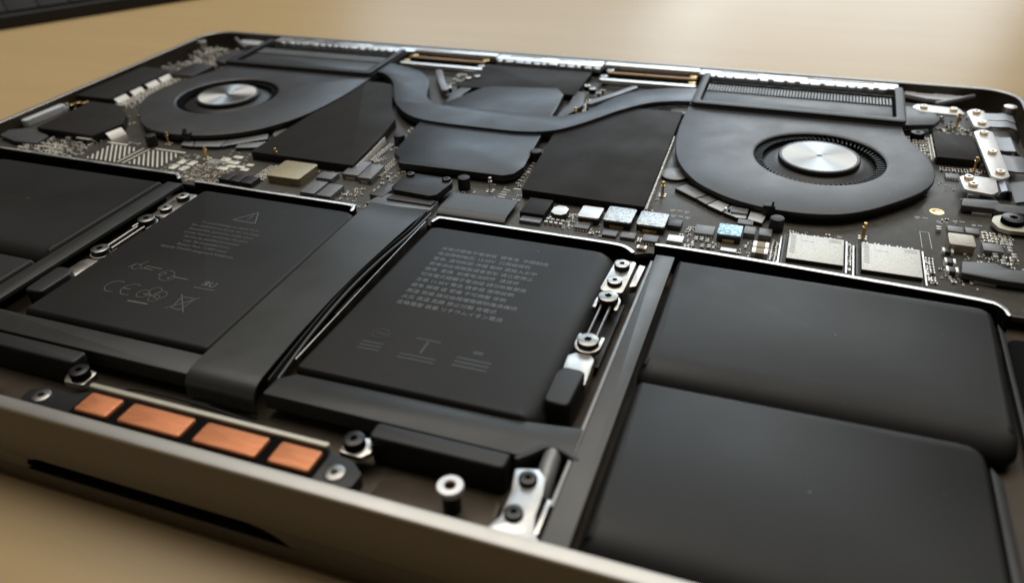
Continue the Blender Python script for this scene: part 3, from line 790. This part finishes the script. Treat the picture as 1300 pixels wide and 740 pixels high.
pin_me = mesh_of('standoff_pin', pin_mesh(), ['brass', 'solder'])
pin2 = mesh_of('standoff_pin', pin_mesh(), ['steel', 'solder'])
for i, (x, y) in enumerate(((68.7, 138.0), (124.4, 128.0), (18, 126.6), (-84.6, 122.6), (-106.8, 129.8), (154.9, 218.4), (156.4, 180.8), (-60, 128), (26.5, 190))):
    part('standoff_pin', pin2 if i in (2,) else pin_me, None, board, (x, y, Zb))
def ring_pad(x, y, r0, r1, m='brass'):
    rb = MB(); rb.lathe([(r1, 0.0), (r1, 0.06), (r0, 0.06), (r0*0.9, 0.02)], 28, ms=[0, 0, 1]); part('screw_hole', rb, [m, 'solder'], board, (x, y, Zb))
ring_pad(143.9, 149.2, 0.9, 1.9); ring_pad(19.8, 141, 0.9, 1.4, 'copperwire')

# ---------------- larger components on the board (each a part of its own)
def inductor(x0, x1, y0, y1, top, z1=-2.0, r=0.6, name='inductor', label=None, term=True, sidem='indside'):
    mb = MB(); mb.prism(rrect(x0, x1, y0, y1, r, 3), Zb, z1-0.5, 0, m=1); mb.prism(rrect(x0-.1, x1+.1, y0-.1, y1+.1, r, 3), z1-0.5, z1, 0.18, m=0)
    if term:
        w = (x1-x0)
        mb.box(x0+w*.25, x1-w*.25, y0-0.22, y0+0.1, Zb, Zb+1.0, 0.06, m=2)
    return part(name, mb, [top, sidem, 'brass'], board, label=label)
inductor(49.2, 55.2, 114.4, 120.9, 'white', -2.1, 0.7)
inductor(56.6, 64.4, 114.2, 122.5, 'speckle', -2.0, 0.7, label='speckled silver-blue inductor')
inductor(65.9, 73.6, 114.4, 122.2, 'speckle', -2.0, 0.7, label='speckled silver-blue inductor')
inductor(87.7, 93.8, 115.2, 121.1, 'blueind', -2.0, 0.3, label='pale blue inductor')
inductor(144.8, 150.8, 126.4, 132.4, 'greyind', -1.9, 0.6, sidem='tanind', term=False)
inductor(-53.4, -41.2, 112.6, 124.2, 'tanind', -1.9, 1.0, sidem='tanind', label='large tan square inductor')
oc = MB(); oc.prism(rpoly([(41.0, 115.4), (42.4, 114.3), (44.4, 114.3), (45.6, 115.4), (45.6, 118.4), (44.2, 119.8), (42.2, 119.8), (41.0, 118.4)], 0.4), Zb, -2.5, 0.2, m=0, side=1)
part('capacitor_can', oc, ['white', 'indside'], board)
def chip(x0, x1, y0, y1, z1, m='chip', name='chip', legs=False):
    mb = MB(); mb.box(x0, x1, y0, y1, Zb+0.1, z1, 0.1, m=0)
    if legs:
        n = max(2, int((x1-x0)/0.7))
        for i in range(n):
            x = x0 + (i+0.5)*(x1-x0)/n
            mb.box(x-0.2, x+0.2, y0-0.35, y0+0.05, Zb, Zb+0.4, 0, m=1)
    return part(name, mb, [m, 'solder'], board)
chip(49.3, 53.4, 110.2, 113.6, -3.5, 'greychip', legs=True)
chip(57.7, 61.7, 108.6, 111.7, -3.6, 'greychip')
chip(62.8, 66.8, 108.6, 111.7, -3.5, 'greychip')
chip(69.0, 73.0, 108.0, 111.4, -3.2, 'greychip', legs=True)
chip(73.9, 77.6, 117.8, 121.6, -3.0, 'chip')
chip(75.2, 79.4, 109.9, 113.3, -3.3, 'white', 'capacitor')
chip(81.5, 86.6, 116.2, 121.0, -3.3, 'greychip', legs=True)
chip(92.0, 96.1, 124.6, 127.4, -3.2, 'greychip')
chip(94.2, 97.2, 119.0, 123.1, -2.9, 'greychip'); chip(98.1, 101.4, 119.2, 123.1, -2.9, 'greychip')
chip(89.4, 93.5, 109.4, 111.2, -3.7, 'white', 'capacitor')
chip(32.6, 39.8, 112.6, 122.0, -2.4, 'graphite', 'cable_plug')
part('plug_lip', MB().box(33.4, 39.6, 109.6, 112.4, -4.4, -3.4, 0.1), 'flex', board)
chip(145.6, 149.4, 136.8, 139.9, -3.6, 'greychip'); chip(149.9, 153.2, 137.0, 140.1, -3.6, 'greychip')
chip(152.9, 157.5, 127.4, 131.4, -3.0, 'greychip')
chip(147.8, 151.6, 172.1, 175.6, -3.8, 'greychip', legs=True)
for x0, x1, y0, y1 in ((-30.8, -25.0, 121.4, 131.8), (-24.6, -19.8, 120.4, 130.6)):
    mb = MB(); mb.prism(rpoly([(x0, y0), (x1, y0), (x1-.6, y1), (x0-.6, y1)], .2), Zb, -2.5, 0.15); mb.box(x0+1.2, x1-1.2, y0-.3, y0+.1, Zb, -3.6, 0, m=1)
    part('power_chip', mb, ['greychip', 'pad'], board)
for x0, x1, y0, y1 in ((-37.2, -32.2, 106.8, 115.2), (-31.2, -26.2, 106.4, 114.6), (-68.4, -64.4, 107.8, 111.6), (-63.8, -60.2, 107.6, 112.6), (-59.6, -55.6, 107.4, 112.4), (-38.0, -32.4, 117.4, 122), (-55, -51.6, 118.8, 123.8)):
    chip(x0, x1, y0, y1, -2.9, 'greychip' if x0 > -50 else 'chip', 'power_chip')
# memory chips with silver lids and faint print
for x0, x1, y0, y1 in ((105.9, 119.6, 109.6, 123.0), (123.9, 137.8, 109.2, 123.1)):
    c = part('memory_chip', MB().box(x0, x1, y0, y1, Zb, -3.2, 0.12, m=0, side=1), ['nand', 'chip'], board)
    pm = MB()
    for r in range(8):
        pm.stroke([(x0+0.7, y1-1.2-r*1.25), (x0+1.7, y1-1.6-r*1.25)], 0.45, -3.18)
    for r in range(2):
        for q in range(6):
            pm.stroke([(x1-3.6+q*.52, y1-1.0-r*.9), (x1-3.3+q*.52, y1-1.4-r*.9)], 0.24, -3.18)
    for q in range(7):
        pm.stroke([(x0+3.0+q*.5, y1-3.4), (x0+3.3+q*.5, y1-3.4)], 0.25, -3.18)
    part('chip_print', pm, 'nandprint', board, recalc=False)
    part('shield_wall', MB().box(x1+0.5, x1+0.9, y0-3, y1, Zb, -3.5, 0), 'steel', board)
    part('shield_wall', MB().box(x0-1.3, x0-0.9, y0-3, y1-1, Zb, -3.3, 0), 'chip', board)
    part('shield_wall', MB().box(x0-2.1, x0-1.7, y0-3, y1-1.6, Zb, -3.6, 0), 'steel', board)

# two-terminal components
CAPS = {}
def cap_me(lx, ly, h, body):
    k = (lx, ly, h, body)
    if k not in CAPS:
        mb = MB(); e = lx*0.24
        mb.box(-lx/2+e, lx/2-e, -ly/2+.03, ly/2-.03, 0, h-.04, 0.04, m=0)
        mb.box(-lx/2, -lx/2+e, -ly/2, ly/2, 0, h, 0.06, m=1); mb.box(lx/2-e, lx/2, -ly/2, ly/2, 0, h, 0.06, m=1)
        CAPS[k] = mesh_of('capacitor', mb, [body, 'solder'])
    return CAPS[k]
def cap(x, y, lx, ly, h, body='capbody', rot=0):
    return part('capacitor', cap_me(lx, ly, h, body), None, board, (x, y, Zb), rot=rot)
cap(99.3, 114.2, 4.0, 3.0, 1.5); cap(99.3, 110.9, 4.0, 2.8, 1.5)
for i in range(4): cap(40.9+i*1.45, 112.2-i*0.05, 2.6, 1.0, 1.0, 'capdark', PI/2)
cap(42.3, 114.9, 3.0, 0.8, 0.6, 'capdark')
cap(144.6, 126.0-0.6, 2.6, 2.0, 1.2, 'capdark'); cap(144.6, 119.6, 2.6, 2.2, 1.4, 'capdark'); cap(144.7, 115.2, 2.8, 2.4, 1.5, 'capdark')
cap(69.6, 104.9, 2.6, 1.8, 1.0); cap(68.2, 108.6, 1.0, 2.2, 1.0, 'capbody')
for x, y in ((82.4, 114.2), (83.9, 114.3), (85.5, 113.9), (82.0, 110.4), (84.6, 110.6), (86.3, 110.8)): cap(x, y, 1.3, 1.0, 0.8, 'capdark', PI/2)
for x, y in ((155.6, 126.4), (157.0, 123.4), (159.4, 130.6), (160, 127.4), (143.4, 137.6)): cap(x, y, 1.7, 1.2, 1.0, 'capdark', PI/2)
for x, y, a, b in ((-77.6, 123.6, 3.4, 2.2), (-74.6, 126.4, 3.6, 1.8), (-73.4, 122.2, 4.4, 2.2), (-72.2, 119.4, 3.8, 1.9), (-69.0, 119.8, 3.4, 1.6), (-66.2, 118.4, 3.0, 2.0), (-74, 117.2, 3.8, 2.2), (-66.6, 122, 2.6, 1.8)):
    part('solder_pad', MB().prism(rrect(x-a/2, x+a/2, y-b/2, y+b/2, .3, 3), Zb, Zb+.3, .1), 'tin', board)

# the tinned hatch of bare pads on the left
for bx0, bx1, by0, by1 in ((-127.4, -114.6, 111.4, 123.6), (-109.4, -96.0, 111.8, 123.4)):
    c = bx0 + by0*0.835 + 1.0
    while c < bx1 + by1*0.835:
        ya = max(by0, (c-bx1)/0.835); yb = min(by1, (c-bx0)/0.835)       # the line x = c - 0.835*y inside the field
        if yb - ya > 0.8:
            w = .34
            part('hatch_pad', MB().prism([(c-.835*ya-w, ya), (c-.835*ya+w, ya), (c-.835*yb+w, yb), (c-.835*yb-w, yb)], Zb, Zb+.12, .02), 'tin', board)
        c += 1.95
for p in ([(-113.9, 111.6), (-113.3, 111.6), (-112.6, 124), (-113.2, 124)], [(-111.5, 111.4), (-110.9, 111.4), (-110.2, 124), (-110.8, 124)], [(-130, 124.4), (-121, 124.4), (-121, 125.2), (-130, 125.2)], [(-108.6, 124.4), (-95.4, 124.2), (-95.4, 125), (-108.6, 125.2)]):
    part('hatch_pad', MB().prism(p, Zb, Zb+.12, .02), 'tin', board)
for i in range(2):
    for q in range(2):
        part('solder_pad', MB().prism(rrect(-92.4+i*4.2, -89.8+i*4.2, 111.8+q*4.2, 115.2+q*4.2, .3, 3), Zb, Zb+.35, .1), 'tin', board)

# clouds of tiny parts and solder points: real pieces, joined
def cloud(regions, name='small_components'):
    mb = MB()
    for (x0, x1, y0, y1, n, sm, tall) in regions:
        for _ in range(n):
            x, y = rng.uniform(x0, x1), rng.uniform(y0, y1)
            l, w, h = rng.choice(((1.0, .5, .45), (.8, .45, .4), (1.3, .75, .6), (.6, .35, .35)))
            l *= sm; w *= sm; h *= sm*tall
            if rng.random() < .5:
                T = lambda a, b, c, x=x, y=y: (x-b, y+a, c+Zb)
            else:
                T = lambda a, b, c, x=x, y=y: (x+a, y+b, c+Zb)
            e = l*.28; bm_ = 0 if rng.random() < .55 else 2
            mb.box(-l/2+e, l/2-e, -w/2+.02, w/2-.02, 0, h*.92, 0, m=bm_, T=T)
            mb.box(-l/2, -l/2+e, -w/2, w/2, 0, h, 0.03, m=1, T=T); mb.box(l/2-e, l/2, -w/2, w/2, 0, h, 0.03, m=1, T=T)
    part(name, mb, ['capdark', 'solder', 'capbody'], board, kind='stuff')
cloud([(45.8, 48.6, 109.4, 119, 30, .75, 1), (54, 57.4, 108.4, 113, 10, .8, 1), (67.0, 69, 107.5, 112, 8, .8, 1), (78, 81.2, 114.5, 121, 16, .8, 1), (79.5, 82, 109.5, 113.6, 8, .8, 1),
       (86.8, 89.2, 110, 114, 8, .8, 1), (94, 97, 109, 117.6, 12, .8, 1), (101.4, 104.6, 108.4, 119.8, 34, .7, .8), (120.6, 122.2, 109, 122.6, 26, .8, 1), (138.6, 141, 108.6, 121, 20, 1.0, 1),
       (106, 137, 124, 126.4, 10, .9, 1), (142, 147.5, 109, 124, 10, .9, 1), (153.6, 161, 132.4, 141, 40, .9, .6), (150.8, 153, 120, 126, 8, .8, 1), (157.5, 161, 121, 127, 10, .9, 1),
       (66.9, 68.0, 126, 137, 6, .7, 1), (138, 145, 188, 204, 60, .9, 1), (146, 152, 205.5, 214, 26, .9, 1), (152, 157, 210, 218, 14, .9, 1), (147, 158, 177, 181.6, 18, .8, 1), (150, 158, 157, 159, 3, .7, 1),
       (-17, -12, 116, 131, 34, .9, 1), (-19.5, -10, 124, 150, 34, .8, 1), (-26, -19, 107, 117.5, 22, .9, 1), (-43, -33, 122, 126, 16, .9, .9), (-60, -54, 112, 124, 26, .9, 1), (-30, -24, 132, 150, 26, .9, 1),
       (-94, -86, 108.8, 124, 40, .9, .8), (-84.5, -69.5, 106.4, 119, 150, .75, .6), (-82, -68, 119, 131, 26, .8, .7), (-158, -132, 108, 121, 46, 1.1, 1.2), (-155, -140, 153, 189, 70, 1.1, 1.2), (-155, -142, 206, 226, 60, 1.1, 1.5),
       (-172, -158, 196, 232, 40, 1.2, 2.0), (-136, -128, 124, 132, 10, .8, .5), (24, 30, 192, 224, 40, 1.2, 1.8), (-36, -24, 208, 226, 40, 1.2, 1.8), (20, 28, 172, 190, 10, .9, 1), (-30, -24, 183, 190, 8, .9, 1),
       (-158, -130, 106, 121, 60, 1.2, 1.6), (-156, -146, 155, 192, 60, 1.3, 1.5), (-146, -130, 122, 150, 30, 1.0, 1), (-168, -140, 206, 234, 90, 1.3, 1.8), (-140, -128, 206, 214, 20, 1.2, 1.6), (-176, -165, 146, 154, 14, 1.3, 2),
       (-20, -8, 104, 111, 20, .9, 1), (9, 30, 120.5, 131, 30, .7, .8), (24, 29, 131, 165, 26, .8, 1), (-29, -22, 150, 166, 30, .9, 1.2), (158, 165, 176, 206, 24, 1, 1.4), (150, 166, 206, 234, 40, 1.1, 1.4), (141, 151, 158, 172, 10, .7, .7),
       (140, 150, 109, 118, 18, .9, 1), (148, 164, 120, 127, 26, .9, 1), (144, 150, 140.8, 146, 5, .7, .7), (-86, -78, 106, 118, 40, .7, .6), (66.6, 70, 111, 123, 10, .7, 1), (55.3, 56.4, 113, 122, 10, .7, 1)])
# copper-tinted test points near the left divider hook
cp = MB()
for _ in range(46):
    x, y = rng.uniform(-83, -70), rng.uniform(107.5, 117.5)
    cp.cyl(x, y, rng.uniform(.22, .42), Zb, Zb+.12, 10, .03)
part('test_points', cp, 'brass', board, kind='stuff')
def rows(specs):
    mb = MB()
    for (x0, y0, nx, ny, dx, dy, l, w, h, col_) in specs:
        for i in range(nx):
            for j in range(ny):
                if rng.random() < .12: continue
                x, y = x0+i*dx+rng.uniform(-.05, .05), y0+j*dy+rng.uniform(-.05, .05)
                T = lambda a, b, c, x=x, y=y: (x+a, y+b, c+Zb)
                e = l*.28
                mb.box(-l/2+e, l/2-e, -w/2+.02, w/2-.02, 0, h*.92, 0, m=col_, T=T)
                mb.box(-l/2, -l/2+e, -w/2, w/2, 0, h, .03, m=1, T=T); mb.box(l/2-e, l/2, -w/2, w/2, 0, h, .03, m=1, T=T)
    part('small_components', mb, ['capdark', 'solder', 'capbody'], board, kind='stuff')
rows([(121.0, 109.5, 1, 12, 1, 1.15, 1.1, .6, .5, 0), (138.9, 109.8, 2, 9, 1.5, 1.35, 1.1, .8, .6, 0), (102.6, 109.2, 1, 10, 1, 1.0, 1.5, .5, .4, 0), (106.5, 124.2, 4, 1, 3.1, 1, 1.2, .7, .7, 0), (125, 124.4, 5, 1, 2.7, 1, 1.2, .7, .7, 0),
      (154.6, 134.6, 2, 4, 1.9, 1.5, 1.4, .7, .5, 2), (158.4, 134.4, 3, 6, 1.0, 1.15, .7, .5, .35, 1), (-21, 126, 2, 12, 1.5, 1.4, 1.0, .6, .6, 2), (-27.8, 133, 1, 12, 1, 1.5, 1.3, .8, .8, 0), (-58.6, 113, 3, 8, 1.6, 1.35, 1.1, .7, .6, 2),
      (-42, 106, 3, 1, 1.5, 1, 1.1, .7, .6, 2), (-154.6, 156, 3, 18, 1.9, 2.0, 1.4, .8, .9, 2), (-146, 122.5, 1, 1, 1, 1, 1.6, 1.0, 1.2, 2), (-157, 108.6, 8, 4, 2.7, 2.5, 1.6, 1.0, 1.1, 2), (-152, 208, 6, 6, 2.2, 2.6, 1.4, .9, 1.3, 2), (138.6, 189, 3, 7, 2.0, 2.1, 1.2, .8, .8, 2),
      (147.2, 178, 5, 2, 1.7, 1.6, 1.0, .7, .6, 0), (-92.8, 109.4, 6, 1, 1.1, 1, .9, .5, .5, 2), (-82, 119.6, 6, 3, 1.3, 1.2, .9, .5, .45, 1), (11, 121.4, 8, 1, 1.5, 1, .9, .5, .5, 0), (24.6, 133, 1, 12, 1, 2.2, 1.0, .6, .6, 2)])
# silkscreen lines
sk = MB()
def squiggle(x, y, n, w=1.6):
    for i in range(n):
        cx = x + i*(w*1.25)
        sk.stroke([(cx, y+.1), (cx+.25*w, y+.42), (cx+.5*w, y+.08), (cx+.8*w, y+.40)], .22, Zb+.012)
        if i % 2 == 0: sk.stroke([(cx+.1*w, y-.45), (cx+.6*w, y-.45)], .2, Zb+.012)
squiggle(72.8, 129.6, 3); squiggle(73.6, 126.2, 3); squiggle(138.0, 144.2, 2); squiggle(143.4, 143.2, 2, 1.4); squiggle(147.6, 144.6, 2, 1.4); squiggle(152.2, 143.6, 2, 1.2); squiggle(143.2, 140.2, 1)
squiggle(-122.4, 126.8, 3); squiggle(-66, 113.4, 2); squiggle(118, 126.8, 1)
for i in range(4): sk.stroke([(21.6, 128.6-i*1.6), (23.6, 128.6-i*1.6)], .4, Zb+.012)
sk.stroke([(24.6, 130.2), (26.4, 130.2)], .5, Zb+.012)
for a, b in (((138.8, 136), (141, 136)), ((138.8, 136), (138.9, 127)), ((141, 136), (141.2, 127))): sk.stroke([a, b], .12, Zb+.012)
part('silkscreen', sk, 'silk', board, recalc=False, kind='stuff')

# flat foam pieces along the fan's front edge
for p, m in (([(71.8, 141.5), (74.6, 145.0), (82.0, 140.2), (78.6, 136.5)], 'foil'), ([(79.0, 136.3), (82.4, 139.7), (84.8, 137.3), (82.2, 133.5)], 'foil'),
             ([(82.5, 133.2), (85.1, 137.1), (88.7, 135.2), (87.1, 130.2)], 'foillight'), ([(87.5, 130.0), (89.2, 135.1), (94.2, 133.6), (93.9, 127.9), (91.4, 127.8)], 'foillight'),
             ([(94.4, 127.9), (94.8, 133.5), (99.2, 132.1), (98.4, 126.4)], 'foillight')):
    part('foam_pad', MB().prism(rpoly(p, .2), Zb, -3.2, .12, side=1), [m, 'black'], board)
for p, m in (([(-99.8, 127.8), (-101.4, 132.2), (-97.0, 131.8), (-94.6, 127.9)], 'foil'), ([(-94.4, 128), (-96.6, 132), (-86, 136), (-85.2, 130.4)], 'foil'), ([(-84.8, 130.6), (-85.8, 136.2), (-75.0, 145), (-72.6, 141)], 'foil'), ([(-79, 131), (-80, 134), (-71, 139), (-70, 134)], 'foil')):
    part('foam_pad', MB().prism(rpoly(p, .2), Zb, -3.2, .12, side=1), [m, 'black'], board)
part('chip', MB().box(89.5, 94.1, 129.6, 132.8, -3.2, -2.6, .1), 'greychip', board)
part('capacitor', MB().box(87.6, 88.3, 130.4, 131.6, -3.19, -2.3, .1), 'solder', board); part('capacitor', MB().box(88.6, 89.3, 130.2, 131.4, -3.19, -2.3, .1), 'capdark', board)

# ---------------- right-hand connector plates, flexes and screws
def plate(poly, screws, z1=-1.2, r=1.4):
    p = part('connector_plate', MB().prism(rpoly(poly, r, 6), z1-0.9, z1, 0.15), 'white', lap)
    for x, y in screws:
        key = 'brass'
        if key not in SCREW:
            n = 24; mb = MB()
            mb.loft([[(q*math.cos(2*PI*i/n), q*math.sin(2*PI*i/n), z) for i in range(n)] for q, z in ((1.25, 0), (1.3, .8), (1.15, .95), (.5, .95), (.45, .5))], ms=[0, 1, 1, 2], mc1=2, mc0=0)
            SCREW[key] = mesh_of('screw', mb, ['brass', 'steel', 'void'])
        part('screw', SCREW[key], None, p, (x, y, z1))
    return p
plate([(140.2, 223.6), (143, 219.6), (154.6, 219.0), (157.0, 220.8), (155.4, 225.8), (142.2, 227.0)], [(144.0, 223.2), (153.4, 222.9)], -0.9)
plate([(157.6, 223.4), (158.6, 209.4), (161.8, 208.6), (163.6, 211), (163.2, 225.4), (160, 226.8)], [(160.4, 222.4), (161.0, 212.2)], -0.9, 1.5)
plate([(157.9, 204.6), (159.0, 169.8), (161.6, 168.2), (164.0, 171), (163.6, 206.2), (160, 207.2)], [(160.6, 203.2), (161.2, 187.4), (161.5, 172.4)], -0.9, 1.5)
plate([(150.6, 168.6), (151.2, 160.0), (158.4, 158.6), (160.0, 161), (160.4, 169.8), (152.6, 170.6)], [(152.9, 167.6), (153.6, 163.0)], -1.6, 1.2)
part('plate_post', MB().box(152.4, 155.2, 158.9, 160.2, Zb, -2.6, .1), 'steel', board)
def flexband(pts, w, m='flex', t=0.5):
    """ribbon of width w (along y) following pts (x, z) at y0..y0+w"""
    mb = MB(); x = pts
    return mb
def yband(y0, y1, path, m='flex', t=0.5):
    part('flex_cable', MB().strip(path, t, y0, y1, 'y'), m, lap)
yband(213.5, 219, [(163, -2.2), (166, -2.1), (169.4, -1.8), (172.0, -2.6), (173.2, -4.6), (173.6, -7)])
yband(219.6, 226, [(163, -2.2), (166, -2.1), (169.4, -1.7), (172.2, -2.4), (173.4, -4.4), (173.8, -7)])
yband(193.5, 205, [(163.4, -2.2), (166, -2.4), (168.8, -2.2), (170.2, -3.4), (170.8, -6)])
yband(206, 212.6, [(163.2, -3), (168.6, -3), (170.4, -4), (171, -6.4)], 'flexdark')
yband(178, 190, [(163.6, -2.3), (167, -2.5), (170, -2.4), (172.4, -3.6), (173, -6)])
yband(162.0, 169.0, [(160.6, -4), (161.2, -2.2), (162.4, -1.7), (163.4, -2.0), (164, -4), (164.2, -6)])
yband(160.8, 174, [(165.0, -4.6), (169, -3.4), (172.6, -3.4), (173.6, -5)], 'flexdark')
for poly, nm in (([(149.6, 150.2), (150.4, 155.2), (159.4, 156.0), (159.8, 154.2), (166, 154.2), (166, 149.4), (158.6, 149.2), (157.8, 150.4)], 'cable_plug'),
                 ([(146.2, 112.4), (146.8, 118.4), (154.4, 119.6), (157.2, 117.4), (166, 118.2), (166, 111.8), (155.6, 111.4)], 'cable_plug')):
    pl = part(nm, MB().prism(rpoly(poly, .6), Zb+.8, -2.1, .3, 3), 'flexdark', lap)
    x0, y0 = poly[0]
    part('plug_latch', MB().box(x0+3, x0+8, y0-.6, y0+.3, Zb, Zb+.9, .1), 'steel', pl)
ws = part('washer_plate', MB().prism(rpoly([(156.4, 143.4), (157.6, 140.0), (160, 139.0), (168, 139.6), (168, 148.4), (160, 148.6), (157.2, 146.6)], 1.4), -3.6, -2.5, .2), 'satin', lap)
screw(161.4, 144.0, -2.5, 2.9, 1.6, ws, ('bscrew', 'void'))
screw(165.6, 92.5, -6, 2.2, 5.0, lap, ('steel', 'void'))
part('sink_tab', MB().prism(rpoly([(137.8, 205.4), (146.4, 208.2), (148.6, 213.0), (147.8, 219.0), (144.2, 224.0), (138.0, 224.2)], [.5, 2, 2, 2, 2, .5]), -2.6, -1.0, .3), 'fan', lap)
part('sink_tab', MB().prism(rpoly(mirror([(137.8, 205.4), (146.4, 208.2), (148.6, 213.0), (147.8, 219.0), (144.2, 224.0), (138.0, 224.2)]), [.5, 2, 2, 2, 2, .5]), -2.6, -1.0, .3), 'fan', lap)
screw(141.4, 204.6-2.2, Zb, 2.2, 2.6, board, ('bscrew', 'void'))
# antenna strip by the back right corner and its mirror
for s in (1, -1):
    F = (lambda p: p) if s > 0 else mirror
    part('antenna_strip', MB().prism(rpoly(F([(139.2, 243.0), (139.4, 246.2), (142.8, 246.2), (143.6, 245.2), (149, 245.3), (149.6, 246.2), (155, 246.2), (156.8, 245.4), (158.6, 246.2), (158.8, 243), (152.6, 239.6), (146, 240)]), .3), -4.4, -3.0, .12), 'foillight', lap)
    part('antenna_cable', MB().tube([(149 * s, 234.6, -3.2), (155*s, 238.6, -2.8), (162.4*s, 245.0, -2.6)], .9, 10), 'flex', lap)
    # hinge cover in three pieces per side with slots and a toothed front edge
    tm = MB(); x = 66.5
    tp = F([(63.4, 240.4), (136.6, 240.0), (136.6, 246.4), (63.4, 246.4)])
    tm.prism(rpoly(tp, .4), -3.0, -0.5, .3)
    hc = part('hinge_cover', tm, 'hinge', lap)
    for a, b in ((71, 86), (104, 128)):
        part('cover_slot', MB().box(*sorted((s*a, s*b)), 243.4, 244.4, -.51, -.46), 'void', hc)
    th = MB()
    while x < 134:
        w = rng.uniform(1.4, 4.2)
        th.prism(rrect(*sorted((s*x, s*(x+w))), 238.6 + rng.uniform(0, .5), 240.6, .3, 2), -2.6, -0.55-rng.uniform(0, .15), .2); x += w + rng.uniform(.5, 2.0)
    part('cover_teeth', th, 'hinge', hc, kind='stuff')
    # display cable rods in the gap
    rods = MB().tube([(27 * s, 236.2, -2.0), (63.0*s, 236.4, -2.0)], .75, 12)
    part('copper_rod', rods, 'copperwire', lap)
    part('silver_rod', MB().prism(thick([(26.4*s, 228.4), (63.0*s, 228.8)], 2.4, 6), -3.2, -1.6, .5, 3), 'hinge', lap)
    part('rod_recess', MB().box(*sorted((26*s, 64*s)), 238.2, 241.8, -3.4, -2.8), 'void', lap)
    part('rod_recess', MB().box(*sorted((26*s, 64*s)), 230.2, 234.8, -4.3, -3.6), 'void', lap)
    part('hinge_bar', MB().prism(rpoly(F([(24, 242.4), (63.2, 242.4), (63.2, 246.4), (24, 246.4)]), .5), -3.0, -.4, .35), 'hinge', lap)
    for x, y in ((27.6, 238.8), (61.4, 238.6), (26.8, 231.0), (62.0, 231.2)):
        screw(x*s, y, -3.2, 1.5, 1.9, lap, ('brass', 'void') if y > 235 and s < 0 or x > 60 else ('steel', 'void'))
mid = part('hinge_cover', MB().prism(rpoly([(-23.4, 239.6), (23.4, 239.6), (23.4, 246.4), (-23.4, 246.4)], .4), -3.0, -.5, .3), 'hinge', lap)
for a, b in ((-18, -4), (4, 19)):
    part('cover_slot', MB().box(a, b, 243.2, 244.2, -.51, -.46), 'void', mid)
th = MB(); x = -22
while x < 21:
    w = rng.uniform(1.4, 4.2); th.prism(rrect(x, x+w, 237.6+rng.uniform(0, .5), 239.8, .3, 2), -2.6, -.75-rng.uniform(0, .3), .2); x += w + rng.uniform(.4, 2)
part('cover_teeth', th, 'hinge', mid, kind='stuff')
# corner lugs
for s in (1, -1):
    part('corner_lug', MB().cyl(172.2*s, 231.6, 2.2, -6, -.6, 24, .3), 'steel', lap)
# left side pieces
part('port_plate', MB().prism(thick([(-173.6, 129.6), (-172.6, 145.4)], 3.2, 6), -4.4, -1.8, .3), 'foillight', lap)
part('flex_cable', MB().prism(rpoly([(-173, 121), (-166, 124.6), (-153, 120.6), (-151.6, 113.6), (-161.8, 113.2), (-172, 116)], .8), -3.6, -2.6, .3), 'flexdark', lap)
for x, y in ((-169, 147.5), (-168.4, 150.2), (-165.8, 150.6)): screw(x, y, -4.4, 1.2, 2.6, lap, ('brass', 'void'))
part('dark_side_fill', MB().prism(rrect(153.4, 175.2, 4.5, 91, 3), -7.9, -4.6, .6), 'void', lap)  # black filler slabs; the darkness of the deep side gaps is put into colour
part('dark_side_fill', MB().prism(rrect(-175.2, -153.4, 4.5, 91, 3), -7.9, -4.6, .6), 'void', lap)
